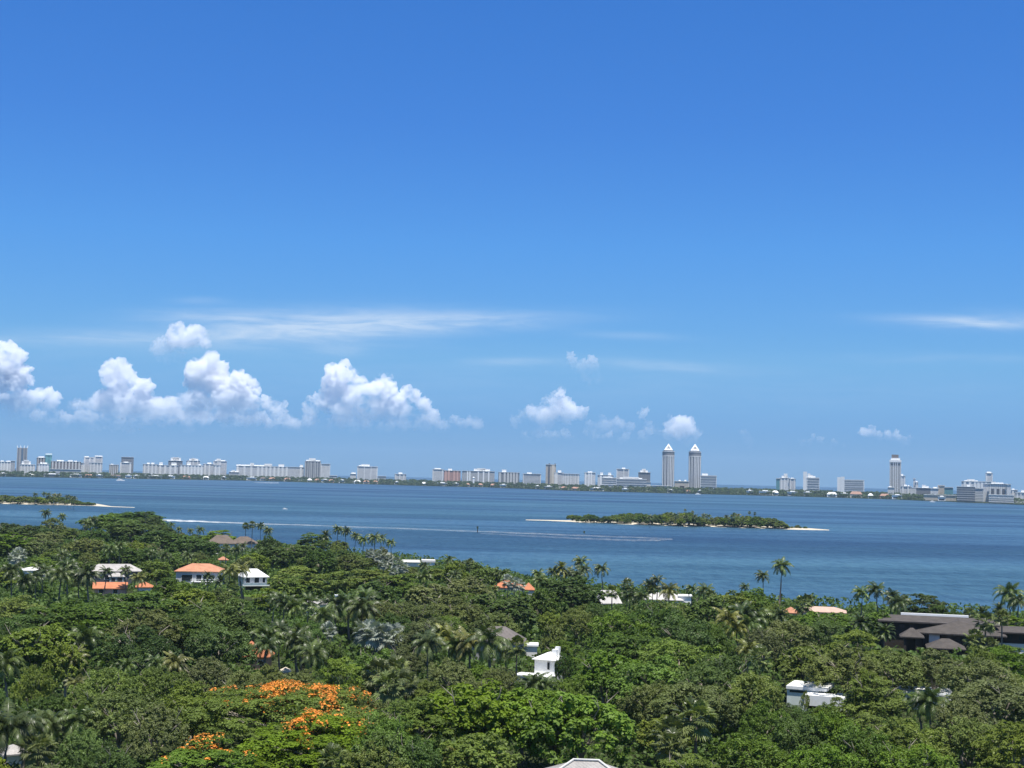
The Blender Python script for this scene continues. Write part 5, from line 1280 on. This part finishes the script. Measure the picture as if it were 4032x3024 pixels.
PL = [  # palms: px, crown heart y, height, kind, scale
 (180, 2020, 14, 'coconut', 1.15), (245, 2034, 13, 'coconut', 1.0), (345, 2062, 12, 'coconut', 1.25), (365, 2045, 13, 'coconut', 1.0), (575, 2024, 17, 'tallfan', .9), (676, 2066, 11, 'coconut', .8), (705, 2084, 10, 'coconut', .7), (790, 2086, 11, 'coconut', .9), (750, 2090, 10, 'coconut', .7),
 (968, 2070, 15, 'tallfan', 1.3), (994, 2066, 16, 'tallfan', 1.3), (1026, 2070, 14, 'coconut', .85), (1055, 2088, 13, 'coconut', 1.0),
 (1282, 2108, 14, 'date', 1.2), (1330, 2084, 15, 'coconut', 1.1), (1362, 2090, 14, 'coconut', 1.0), (1400, 2110, 13, 'coconut', .9), (1275, 2140, 12, 'fan', 1.2), (1432, 2125, 13, 'wind', 1.0), (1475, 2118, 14, 'wind', 1.15), (1500, 2120, 13, 'coconut', 1.0), (1540, 2136, 12, 'wind', .9),
 (1455, 2180, 10, 'silver', .95), (1490, 2190, 10, 'silver', 1.0), (1530, 2200, 9, 'silver', 1.0), (1565, 2218, 9, 'silver', .95), (1590, 2235, 8, 'silver', .9), (1510, 2225, 8, 'silver', .9), (1550, 2250, 7.5, 'silver', .9),
 (45, 2248, 11, 'coconut', 1.2), (95, 2286, 10, 'coconut', 1.2), (75, 2186, 11, 'silver', 1.2), (55, 2200, 10, 'silver', 1.0), (170, 2250, 11, 'coconut', 1.1), (240, 2262, 11, 'coconut', 1.3), (265, 2230, 12, 'coconut', 1.1), (345, 2262, 11, 'coconut', 1.3), (310, 2270, 10, 'coconut', 1.1), (140, 2275, 10, 'coconut', 1.1),
 (430, 2165, 12, 'coconut', 1.0), (470, 2150, 12, 'coconut', .9), (250, 2185, 11, 'coconut', 1.0), (600, 2180, 10, 'coconut', .8), (650, 2190, 11, 'coconut', 1.0), (740, 2190, 10, 'coconut', .9), (620, 2120, 10, 'coconut', .6), (420, 2250, 9.5, 'coconut', .75), (495, 2245, 9, 'coconut', .8),
 (545, 2275, 8.5, 'coconut', 1.0), (905, 2250, 11, 'coconut', 1.15), (945, 2244, 11, 'coconut', 1.1), (870, 2288, 8.5, 'date', 1.15), (820, 2270, 8, 'date', .8), (915, 2310, 8, 'fan', 1.2), (890, 2160, 10, 'fan', 1.2), (930, 2165, 10, 'coconut', .9), (955, 2150, 11, 'coconut', .8),
 (1120, 2372, 11, 'coconut', 1.1), (1160, 2390, 10, 'coconut', 1.0), (1080, 2360, 10, 'coconut', .9), (1215, 2370, 10, 'coconut', 1.0), (1318, 2384, 11, 'coconut', 1.4), (1370, 2370, 12, 'coconut', 1.3), (1428, 2386, 11.5, 'coconut', 1.4), (1270, 2420, 10, 'coconut', 1.2), (1440, 2350, 12, 'coconut', 1.1),
 (1052, 2500, 10, 'coconut', 1.1), (1100, 2480, 10, 'coconut', 1.0), (1050, 2540, 9, 'coconut', 1.0), (1160, 2520, 9, 'coconut', 1.0), (1180, 2490, 10, 'coconut', .9), (1230, 2575, 9, 'coconut', 1.1), (1210, 2545, 8, 'coconut', .9),
 (1440, 2490, 8, 'silver', 1.2), (1475, 2500, 8, 'silver', 1.3), (1520, 2518, 7, 'silver', 1.3), (1545, 2505, 7, 'silver', 1.2), (1290, 2490, 7, 'silver', 1.0),
 (1685, 2530, 12, 'coconut', 1.2), (1770, 2515, 11, 'coconut', 1.2), (1850, 2530, 11, 'coconut', 1.3), (1925, 2525, 12, 'coconut', 1.5), (1810, 2545, 10, 'coconut', 1.1), (2035, 2545, 9, 'fan', 1.3), (1990, 2570, 7, 'coconut', .8),
 (1490, 2650, 9, 'fan', 1.6), (1560, 2640, 9, 'fan', 1.5), (1530, 2700, 8, 'fan', 1.6), (1600, 2690, 8, 'fan', 1.4), (1450, 2690, 7, 'fan', 1.1), (1670, 2230, 9, 'coconut', .9), (1670, 2270, 9, 'coconut', 1.0), (1770, 2205, 11, 'coconut', .9), (1790, 2265, 9, 'coconut', .9), (1850, 2215, 11, 'fan', 1.0), (1960, 2255, 9, 'coconut', .8), (1985, 2258, 9, 'coconut', .8),
 (2000, 2290, 8, 'silver', 1.0), (2025, 2300, 8, 'silver', 1.1), (2045, 2305, 7, 'silver', .9), (2125, 2285, 9, 'coconut', 1.0), (2120, 2260, 10, 'wind', .9), (2210, 2240, 12, 'date', 1.25), (2180, 2250, 11, 'coconut', 1.0), (2240, 2260, 10, 'coconut', 1.1), (2290, 2212, 14, 'wind', 1.1), (2300, 2245, 12, 'wind', 1.2), (2275, 2265, 11, 'wind', 1.0), (2370, 2240, 12, 'wind', 1.05),
 (2410, 2330, 9, 'fan', 1.3), (2470, 2305, 10, 'fan', 1.2), (2480, 2345, 8, 'coconut', 1.0), (2530, 2350, 8, 'coconut', .9), (2555, 2305, 10, 'coconut', 1.0), (2590, 2285, 12, 'wind', .95), (2635, 2325, 10, 'coconut', 1.2), (2570, 2320, 9, 'fan', 1.0), (2725, 2318, 10, 'wind', .8), (2780, 2325, 10, 'wind', 1.1), (2800, 2345, 9, 'fan', 1.1),
 (3005, 2268, 13, 'wind', 1.0), (3078, 2228, 17, 'coconut', 1.15), (2935, 2312, 11, 'wind', .7), (3160, 2380, 9, 'fan', 1.6), (3180, 2365, 9, 'fan', 1.2), (3395, 2335, 12, 'wind', 1.05), (3452, 2322, 13, 'wind', 1.1), (3510, 2345, 12, 'coconut', 1.0), (3535, 2375, 11, 'coconut', 1.15), (3560, 2365, 10, 'fan', 1.1),
 (3815, 2414, 9, 'tallfan', 1.1), (3865, 2414, 9, 'date', .9), (3975, 2335, 13, 'coconut', 1.4), (4010, 2370, 11, 'coconut', 1.2), (3935, 2400, 11, 'date', 1.0), (3880, 2450, 12, 'tallfan', 1.6), (3945, 2430, 14, 'tallfan', 1.4),
 (2870, 2440, 11, 'coconut', 1.2), (2925, 2415, 12, 'coconut', 1.3), (2975, 2430, 11, 'coconut', 1.3), (2950, 2460, 10, 'coconut', 1.1), (2900, 2475, 9, 'coconut', 1.1), (3075, 2425, 10, 'date', 1.0), (3390, 2455, 9, 'date', 1.3), (3480, 2490, 7, 'date', 1.1), (2950, 2560, 9, 'coconut', 1.0), (2990, 2590, 9, 'fan', 1.3),
 (2740, 2830, 10, 'fan', 1.8), (2640, 2890, 8, 'fan', 1.6), (2645, 2940, 7, 'fan', 1.3), (3660, 2760, 9, 'coconut', 1.1), (3620, 2770, 8, 'coconut', .9), (3840, 2520, 9, 'fan', 1.5), (3900, 2540, 8, 'fan', 1.2), (2100, 2690, 7, 'coconut', .9), (2150, 2700, 6.5, 'coconut', .8),
 (330, 2510, 10, 'coconut', 1.2), (290, 2590, 9, 'coconut', .9), (500, 2620, 8.5, 'coconut', .7), (615, 2610, 8, 'coconut', .7), (690, 2610, 8.5, 'coconut', .9), (20, 2610, 9, 'coconut', 1.2), (300, 2690, 7, 'coconut', .7), (30, 2860, 9, 'coconut', 1.3), (110, 2850, 8, 'coconut', 1.1), (200, 2850, 7, 'coconut', 1.0), (310, 2830, 8, 'coconut', .9), (150, 2950, 6, 'fan', 1.3), (1810, 2990, 6, 'coconut', .9), (1310, 2990, 6, 'fan', 1.1)]
HOUSE_CLEAR = []
tree_px(2222, 2572, 74, 9, 'dense', 'deep green')
tree_px(3172, 2722, 40, 5.5, 'open', 'olive green', 0)
tree_px(3248, 2768, 120, 6, 'dense', 'mid green', 0)
tree_px(3150, 2790, 90, 5.5, 'dense', 'dark green', 0)
tree_px(3300, 2745, 90, 7, 'layered', 'olive green', 0)
HOUSE_CLEAR = list(HOUSE_N)
for px, py, h, kd, sc_ in PL:
    D_ = (at(px, py, GZ + h) - CAM).dot(f_)
    k_ = FPX / D_ * sc_ * {'coconut': 3.4, 'wind': 3.3, 'date': 2.6, 'fan': 2.1, 'silver': 2.7, 'tallfan': 1.7}[kd]
    HOUSE_CLEAR.append((px - k_ * .45, py - k_ * .7, px + k_ * .45, py + k_ * .30, D_ - 2))
for a in TL: tree_px(*a)

YEL = {(545, 2275), (905, 2250), (945, 2244), (1850, 2530), (1770, 2515), (2210, 2240), (2635, 2325), (2870, 2440), (2900, 2475), (290, 2590), (300, 2690), (690, 2610), (2950, 2560), (1810, 2990)}
for px, py, h, kd, s in PL:
    palm(px, py, h, kd, s, FROND_Y if (px, py) in YEL else None)

# ------------------------------------------------------------------ the rest of the wood
SIL = [(-300, 2075), (0, 2066), (100, 2060), (150, 2072), (220, 2076), (330, 2066), (400, 2030), (520, 2018), (600, 2042), (640, 2078), (700, 2088), (800, 2102), (870, 2094), (950, 2114), (990, 2145), (1060, 2120), (1110, 2150), (1200, 2124), (1300, 2108), (1400, 2128), (1500, 2134), (1620, 2142), (1670, 2170), (1690, 2226), (1740, 2212), (1790, 2200), (1850, 2206), (1900, 2226), (1930, 2262), (2040, 2262), (2080, 2244), (2130, 2252), (2200, 2268), (2300, 2296), (2390, 2320), (2450, 2350), (2550, 2352), (2720, 2358), (2800, 2340), (2900, 2332), (3010, 2318), (3060, 2360), (3090, 2395), (3130, 2375), (3190, 2372), (3220, 2400), (3350, 2402), (3450, 2410), (3550, 2410), (3600, 2370), (3700, 2385), (3760, 2418), (4100, 2424)]
rnd = random.Random(99)
cl = [c for c in CLEAR]
grid = {}
def gk(x, y): return int(x // 20), int(y // 20)
for t in TREES: grid.setdefault(gk(t[0], t[1]), []).append(t)
def crowded(x, y, r, f):
    i, j = gk(x, y)
    for a in range(i - 2, i + 3):
        for b in range(j - 2, j + 3):
            for (tx, ty, tr_) in grid.get((a, b), ()):
                if (tx - x) ** 2 + (ty - y) ** 2 < (f * (r + tr_)) ** 2: return True
    return False
def fits(x, y, r, h):
    """a tree of this size must hide nothing that the photograph shows"""
    p = proj((x, y, GZ + h * .96)); k = FPX / p[2]
    if p[1] < interp(SIL, p[0]): return False
    x0, x1, y0 = p[0] - r * k, p[0] + r * k, p[1]
    y1 = y0 + h * k
    for c in cl:
        if p[2] < c[4] and x0 < c[2] and x1 > c[0] and y0 < c[3] and y1 > c[1]: return False
    return True
COLS = ['dark green', 'mid green', 'olive green', 'grey green', 'deep green', 'dull olive', 'mid green', 'dark green', 'olive green', 'yellow green']
n_fill = 0
cand = []
for i in range(9000):
    px = rnd.uniform(-160, 4190)
    D = 150 + (interp(SHORE, px) - 8 - 150) * rnd.random() ** .75
    cand.append((px, D, rnd.random(), rnd.random(), rnd.random()))
for px, D, a, b, c in cand:
    if n_fill >= 150: break
    p = gpos(px, D)
    v = noise.noise(Vector((p.x * .014, p.y * .014, 3.3)))
    colour = COLS[int((v * 1.4 + .5 + (b - .5) * .5) * len(COLS)) % len(COLS)]
    form = {'dark green': 'dense', 'deep green': 'dense', 'mid green': ('dense', 'bigleaf', 'layered')[int(c * 3)], 'olive green': ('fine', 'layered')[int(c * 2)], 'grey green': 'fine', 'dull olive': 'fine', 'yellow green': 'bigleaf'}[colour]
    for r, h in ((5 + 3.5 * a, 9.5 + 4 * b), (4 + 1.5 * a, 7.5 + b), (3 + a, 5 + b)):
        if not crowded(p.x, p.y, r, .62) and fits(p.x, p.y, r, h):
            tree(p.x, p.y, r, h, form, colour, seed=n_fill)
            t = TREES[-1]; grid.setdefault(gk(t[0], t[1]), []).append(t)
            n_fill += 1
            break
print('fill trees', n_fill, 'trees', len(TREES))

# undergrowth: a ground cover of shrubs under and between the trees
rng = np.random.default_rng(21)
Vs, Ts = [], []
cla = np.array(cl)
foots = [t for t in TREES if t[2] in (3.5, 4.0)]
fg = {}
for t in foots: fg.setdefault(gk(t[0], t[1]), []).append(t)
step = 3.4
for j in range(int((1000 - 130) / step)):
    y = 130 + j * step
    half = y * .40
    for i in range(int(2 * half / step)):
        x = -half + (i + rng.uniform()) * step
        yy = y + rng.uniform(0, step)
        pp = proj((x, yy, GZ))
        if pp[0] < -150 or pp[0] > 4180 or pp[2] > interp(SHORE, pp[0]) - 6: continue
        a, b = gk(x, yy)
        if any((t[0] - x) ** 2 + (t[1] - yy) ** 2 < 14 for q in (-1, 0, 1) for w_ in (-1, 0, 1) for t in fg.get((a + q, b + w_), ())): continue
        hgt = 1.4 + 3.2 * max(0, .4 + noise.noise(Vector((x * .05, yy * .05, 9))) + rng.uniform(-.3, .3))
        k = FPX / pp[2]
        top = pp[1] - hgt * k
        hid = (cla[:, 4] > pp[2]) & (cla[:, 0] < pp[0] + 1.5 * k) & (cla[:, 2] > pp[0] - 1.5 * k) & (cla[:, 1] < pp[1]) & (cla[:, 3] > top)
        if hid.any():
            hgt *= .35
            if ((cla[:, 4] > pp[2]) & (cla[:, 0] < pp[0] + 1.5 * k) & (cla[:, 2] > pp[0] - 1.5 * k) & (cla[:, 1] < pp[1]) & (cla[:, 3] > pp[1] - hgt * k)).any(): continue
        n = 13 if pp[2] > 320 else 26
        q = unit(rng.normal(size=(n, 3)) + [0, 0, .7])
        pos = np.array([x, yy, GZ + hgt * .5]) + q * [1.7, 1.7, hgt * .5]
        V, F = leaf_cards(rng, pos, unit(q + rng.normal(size=(n, 3)) * .4), rng.uniform(.45, .85, n) * (1.0 if pp[2] > 320 else .55), .65)
        Vs.append(V); Ts.append(np.clip(rng.uniform() * .6 + rng.uniform(0, .4, n), 0, 1))
V = np.concatenate(Vs)
tag(link('undergrowth', arrays('undergrowth', V, np.arange(len(V)).reshape(-1, 4), np.concatenate(Ts), LEAF['dark green'])), 'dark green shrubs and ground cover between the trees', kind='stuff')
print('undergrowth', len(V) // 4)

# ------------------------------------------------------------------ cumulus clouds, real bodies of vapour some thirty kilometres out
def cloud_mat(name, dens, zb, zt):
    m = bpy.data.materials.new(name); m.use_nodes = True
    t = NT(m.node_tree); t.n.clear()
    pv = t.new('ShaderNodeVolumePrincipled')
    pv.inputs['Color'].default_value = (.985, .988, 1, 1)
    pv.inputs['Anisotropy'].default_value = .25
    g = t.new('ShaderNodeNewGeometry'); s = t.new('ShaderNodeSeparateXYZ'); t.l.new(g.outputs['Position'], s.inputs[0])
    up = t.smooth(s.outputs[2], zb, zt)
    n = t.noise(t.mapping(g.outputs['Position'], (.0022, .0022, .0030)), 1.0, 4, .6)
    k = t.math('MULTIPLY', t.math('ADD', t.math('MULTIPLY', up, .94), .06), t.smooth(n, .36, .60))
    t.l.new(t.math('MULTIPLY', k, dens), pv.inputs['Density'])
    t.l.new(pv.outputs[0], t.new('ShaderNodeOutputMaterial').inputs['Volume'])
    return m
def cloud(label, puffs, depth, dens=.018, base=None, fade=230, vox=45, seed=0):
    rnd = random.Random(seed); k = depth / FPX
    bm = bmesh.new()
    for (px, py, r) in puffs:
        for q in range(4):
            rr = r * k * (.99 if q == 0 else rnd.uniform(.4, .72))
            c = P(px + (0 if q == 0 else rnd.uniform(-.8, .8) * r), py + (0 if q == 0 else rnd.uniform(-.7, .6) * r), depth) + Vector((0, rnd.uniform(-.5, .5) * r * k, 0))
            bmesh.ops.create_icosphere(bm, subdivisions=3, radius=rr, matrix=Matrix.Translation(c))
    me = bpy.data.meshes.new('cloud_hull'); bm.to_mesh(me); bm.free()
    tmp = bpy.data.objects.new('cloud_hull', me); col.objects.link(tmp)
    rm = tmp.modifiers.new('r', 'REMESH'); rm.mode = 'VOXEL'; rm.voxel_size = vox * .8; rm.use_smooth_shade = True
    dg = bpy.context.evaluated_depsgraph_get()
    me2 = bpy.data.meshes.new_from_object(tmp.evaluated_get(dg))
    bpy.data.objects.remove(tmp)
    n = len(me2.vertices)
    co = np.empty(n * 3, np.float32); me2.vertices.foreach_get('co', co); co = co.reshape(-1, 3)
    no = np.empty(n * 3, np.float32); me2.vertices.foreach_get('normal', no); no = no.reshape(-1, 3)
    d = np.empty(n)
    for i in range(n):
        v = Vector(co[i])
        a = abs(noise.noise(v * .0030)); b = abs(noise.noise(v * .0075 + Vector((5, 1, 2)))); c = noise.noise(v * .019)
        d[i] = max(-55.0, min(150.0, (.30 - a) * 170 + (.28 - b) * 160 + c * 75))
    co = co + no * d[:, None].astype(np.float32)
    me2.vertices.foreach_set('co', co.ravel()); me2.update()
    me2.materials.clear()
    zs = [P(px, py, depth).z for px, py, r in puffs]
    zb = base if base is not None else min(zs)
    me2.materials.append(cloud_mat('cloud_vapour', dens, zb - fade * .3, zb + fade))
    o = link('cumulus_cloud', me2)
    tag(o, label, 'cloud', 'cumulus clouds over the horizon')
    return o
def zat(y, depth, x=800): return P(x, y, depth).z
cloud('white cumulus cut by the left edge of the photo', [(-20, 1420, 56), (8, 1390, 34), (50, 1384, 30), (40, 1440, 50), (92, 1465, 30), (60, 1500, 48), (117, 1492, 20), (0, 1490, 44), (146, 1568, 36), (205, 1565, 26), (90, 1572, 36), (200, 1600, 26), (120, 1610, 36), (30, 1560, 44), (50, 1610, 38)], 30000, base=zat(1600, 30000, 0), fade=560, seed=1)
cloud('low column shaped cumulus with a rounded top, left of the tallest cloud', [(470, 1468, 46), (440, 1500, 38), (502, 1490, 34), (455, 1540, 44), (500, 1550, 40), (570, 1530, 32), (556, 1572, 34), (610, 1600, 42), (664, 1602, 40), (500, 1610, 52), (400, 1590, 46), (335, 1602, 34), (430, 1650, 36), (580, 1640, 46), (690, 1620, 26), (520, 1650, 40), (640, 1640, 36)], 29000, base=zat(1620, 29000, 500), fade=560, seed=2)
cloud('highest detached white puff leaning to the right over the left cloud bank', [(705, 1335, 42), (768, 1316, 34), (690, 1312, 30), (650, 1370, 36), (622, 1394, 26), (662, 1405, 26), (798, 1338, 24), (740, 1348, 36), (610, 1372, 18), (700, 1400, 26)], 31000, base=zat(1385, 31000, 700), fade=420, dens=.010, seed=3)
cloud('tall stepped cumulus descending to the right, biggest of the left cloud bank', [(828, 1432, 42), (800, 1470, 52), (862, 1470, 38), (762, 1466, 32), (842, 1512, 48), (940, 1505, 40), (982, 1515, 26), (920, 1550, 48), (872, 1560, 52), (988, 1572, 34), (1052, 1590, 32), (1082, 1612, 36), (1115, 1642, 18), (1040, 1628, 34), (960, 1610, 48), (880, 1618, 48), (800, 1560, 44), (780, 1610, 40), (990, 1650, 30), (760, 1520, 30), (1010, 1545, 18)], 28000, base=zat(1640, 28000, 900), fade=600, seed=4)
cloud('broad white cumulus sloping down to the right in the middle of the sky', [(1335, 1466, 38), (1310, 1500, 34), (1370, 1500, 44), (1420, 1520, 42), (1510, 1503, 33), (1540, 1530, 26), (1480, 1542, 42), (1400, 1570, 58), (1310, 1560, 38), (1290, 1590, 38), (1350, 1620, 56), (1430, 1630, 46), (1572, 1580, 24), (1600, 1545, 22), (1630, 1568, 32), (1668, 1596, 32), (1698, 1630, 27), (1730, 1660, 19), (1758, 1682, 12), (1540, 1615, 40), (1600, 1640, 46), (1232, 1600, 30), (1480, 1600, 56), (1660, 1650, 36), (1220, 1640, 28)], 28500, base=zat(1640, 28500, 1450), fade=560, seed=5)
cloud('smaller peaked cumulus right of the middle, below a ragged puff', [(2205, 1553, 26), (2165, 1590, 30), (2210, 1590, 38), (2250, 1612, 33), (2288, 1628, 22), (2100, 1627, 28), (2060, 1645, 26), (2022, 1660, 18), (2150, 1648, 42), (2220, 1640, 36), (2120, 1690, 28), (2180, 1620, 40)], 32000, base=zat(1650, 32000, 2150), fade=560, dens=.011, seed=6)
cloud('ragged thin puff floating above the smaller peaked cumulus', [(2250, 1395, 14), (2256, 1430, 20), (2290, 1452, 28), (2330, 1425, 22), (2340, 1455, 26), (2352, 1490, 18), (2228, 1440, 14), (2310, 1485, 22)], 32500, base=zat(1440, 32500, 2300), fade=500, dens=.0065, seed=7)
cloud('small cumulus just behind the tips of the pointed towers', [(2676, 1682, 40), (2650, 1702, 36), (2710, 1702, 36), (2732, 1722, 24), (2640, 1664, 22), (2690, 1725, 30)], 34000, base=zat(1712, 34000, 2680), fade=420, dens=.009, seed=8)
cloud('low faint cumulus bank left of the pointed tower tips', [(2535, 1634, 18), (2566, 1704, 24), (2380, 1680, 32), (2340, 1692, 28), (2425, 1672, 28), (2470, 1680, 24), (2350, 1715, 22), (2545, 1670, 14)], 34500, base=zat(1690, 34500, 2400), fade=500, dens=.004, seed=9)
cloud('pair of small white puffs above the tallest right hand tower', [(3427, 1703, 20), (3400, 1697, 14), (3529, 1718, 24), (3560, 1735, 20), (3490, 1710, 17), (3582, 1722, 16), (3455, 1712, 14)], 34500, base=zat(1722, 34500, 3500), fade=330, dens=.008, seed=10)
cloud('faint lone wisp of cumulus right of the pointed towers', [(2925, 1700, 16), (2950, 1730, 14), (2938, 1716, 15), (2962, 1748, 10)], 34500, base=zat(1700, 34500, 2950), fade=400, dens=.004, seed=11)
cloud('faint flat puff midway between the pointed towers and the tallest right tower', [(3195, 1730, 14), (3160, 1738, 12), (3225, 1738, 12), (3290, 1750, 14), (3320, 1755, 12)], 34500, base=zat(1735, 34500, 3200), fade=300, dens=.004, seed=12)

rnd = random.Random(77)
def bank(label, x0, x1, y, r, depth, dens, n, seed):
    pf = [(x0 + (x1 - x0) * (i + rnd.random()) / n, y + rnd.uniform(-.9, .9) * r, r * rnd.uniform(.5, 1.2)) for i in range(n)]
    cloud(label, pf, depth, dens=dens, base=zat(y + r * .6, depth, (x0 + x1) / 2), fade=320, vox=70, seed=seed)
bank('dim low cloud bank along the horizon below the left cumulus', 120, 1180, 1655, 26, 36000, .0048, 44, 1)
bank('dim low cloud bank under the middle cumulus', 1160, 1900, 1668, 20, 36000, .0040, 28, 2)
bank('pale ragged haze cloud between the column cumulus and the stepped cumulus', 300, 1000, 1590, 40, 33500, .004, 26, 3)
bank('dim low cloud bank above the right hand skyline', 2050, 2700, 1715, 16, 37000, .0042, 26, 4)
# ------------------------------------------------------------------ haze
def haze():
    m = bpy.data.materials.new('haze_air'); m.use_nodes = True
    t = NT(m.node_tree); t.n.clear()
    pv = t.new('ShaderNodeVolumePrincipled')
    pv.inputs['Color'].default_value = (.62, .80, 1.0, 1)
    pv.inputs['Density'].default_value = 3.2e-5
    pv.inputs['Anisotropy'].default_value = .1
    t.l.new(pv.outputs[0], t.new('ShaderNodeOutputMaterial').inputs['Volume'])

    o = MB().box(-13600, 13600, -13600, 13600, -3, 260).build('haze', m)
    tag(o, 'pale sea haze in the air over the bay', kind='stuff')
haze()

# ------------------------------------------------------------------ labels that single out each tree
def words_n(s): return len(s.replace(',', ' ').split())
ORD = ['', 'second ', 'third ', 'fourth ', 'fifth ', 'sixth ', 'seventh ', 'eighth ', 'ninth ', 'tenth ', 'eleventh ', 'twelfth ', 'thirteenth ', 'fourteenth ', 'fifteenth ', 'sixteenth ', 'seventeenth ', 'eighteenth ', 'nineteenth ', 'twentieth ']
groups = {}
for o, wd, px, py, D, kd in NEEDS:
    if kd == 'island':
        groups.setdefault((wd + ' island tree', 'counted from the left end of the ' + py), []).append((px, o)); continue
    if kd == 'ipalm':
        groups.setdefault(('palm', 'counted from the left end of the ' + py), []).append((px, o)); continue
    best = min(LAND, key=lambda l: ((l[1] - px) / 1.0) ** 2 + ((l[2] - py) * 1.6) ** 2)
    dx, dy = px - best[1], py - best[2]
    if abs(dx) > abs(dy) * 1.5: rel = 'left of' if dx < 0 else 'right of'
    else: rel = 'beyond' if dy < 0 else 'in front of'
    noun = wd if kd == 'palm' else wd + ' tree'
    groups.setdefault((noun, rel + ' ' + best[0]), []).append((dx * dx + dy * dy * 2.5, o))
for (noun, rest), lst in groups.items():
    lst.sort(key=lambda q: q[0])
    for i, (_, o) in enumerate(lst):
        if rest.startswith('counted'):
            head = (ORD[i] if i < len(ORD) and i else ('first ' if len(lst) > 1 else ''))
            o['label'] = head + noun + ' ' + rest
        elif len(lst) == 1: o['label'] = noun + ' ' + rest
        else: o['label'] = (ORD[i] + 'nearest ' if i else 'nearest ') + noun + ' ' + rest
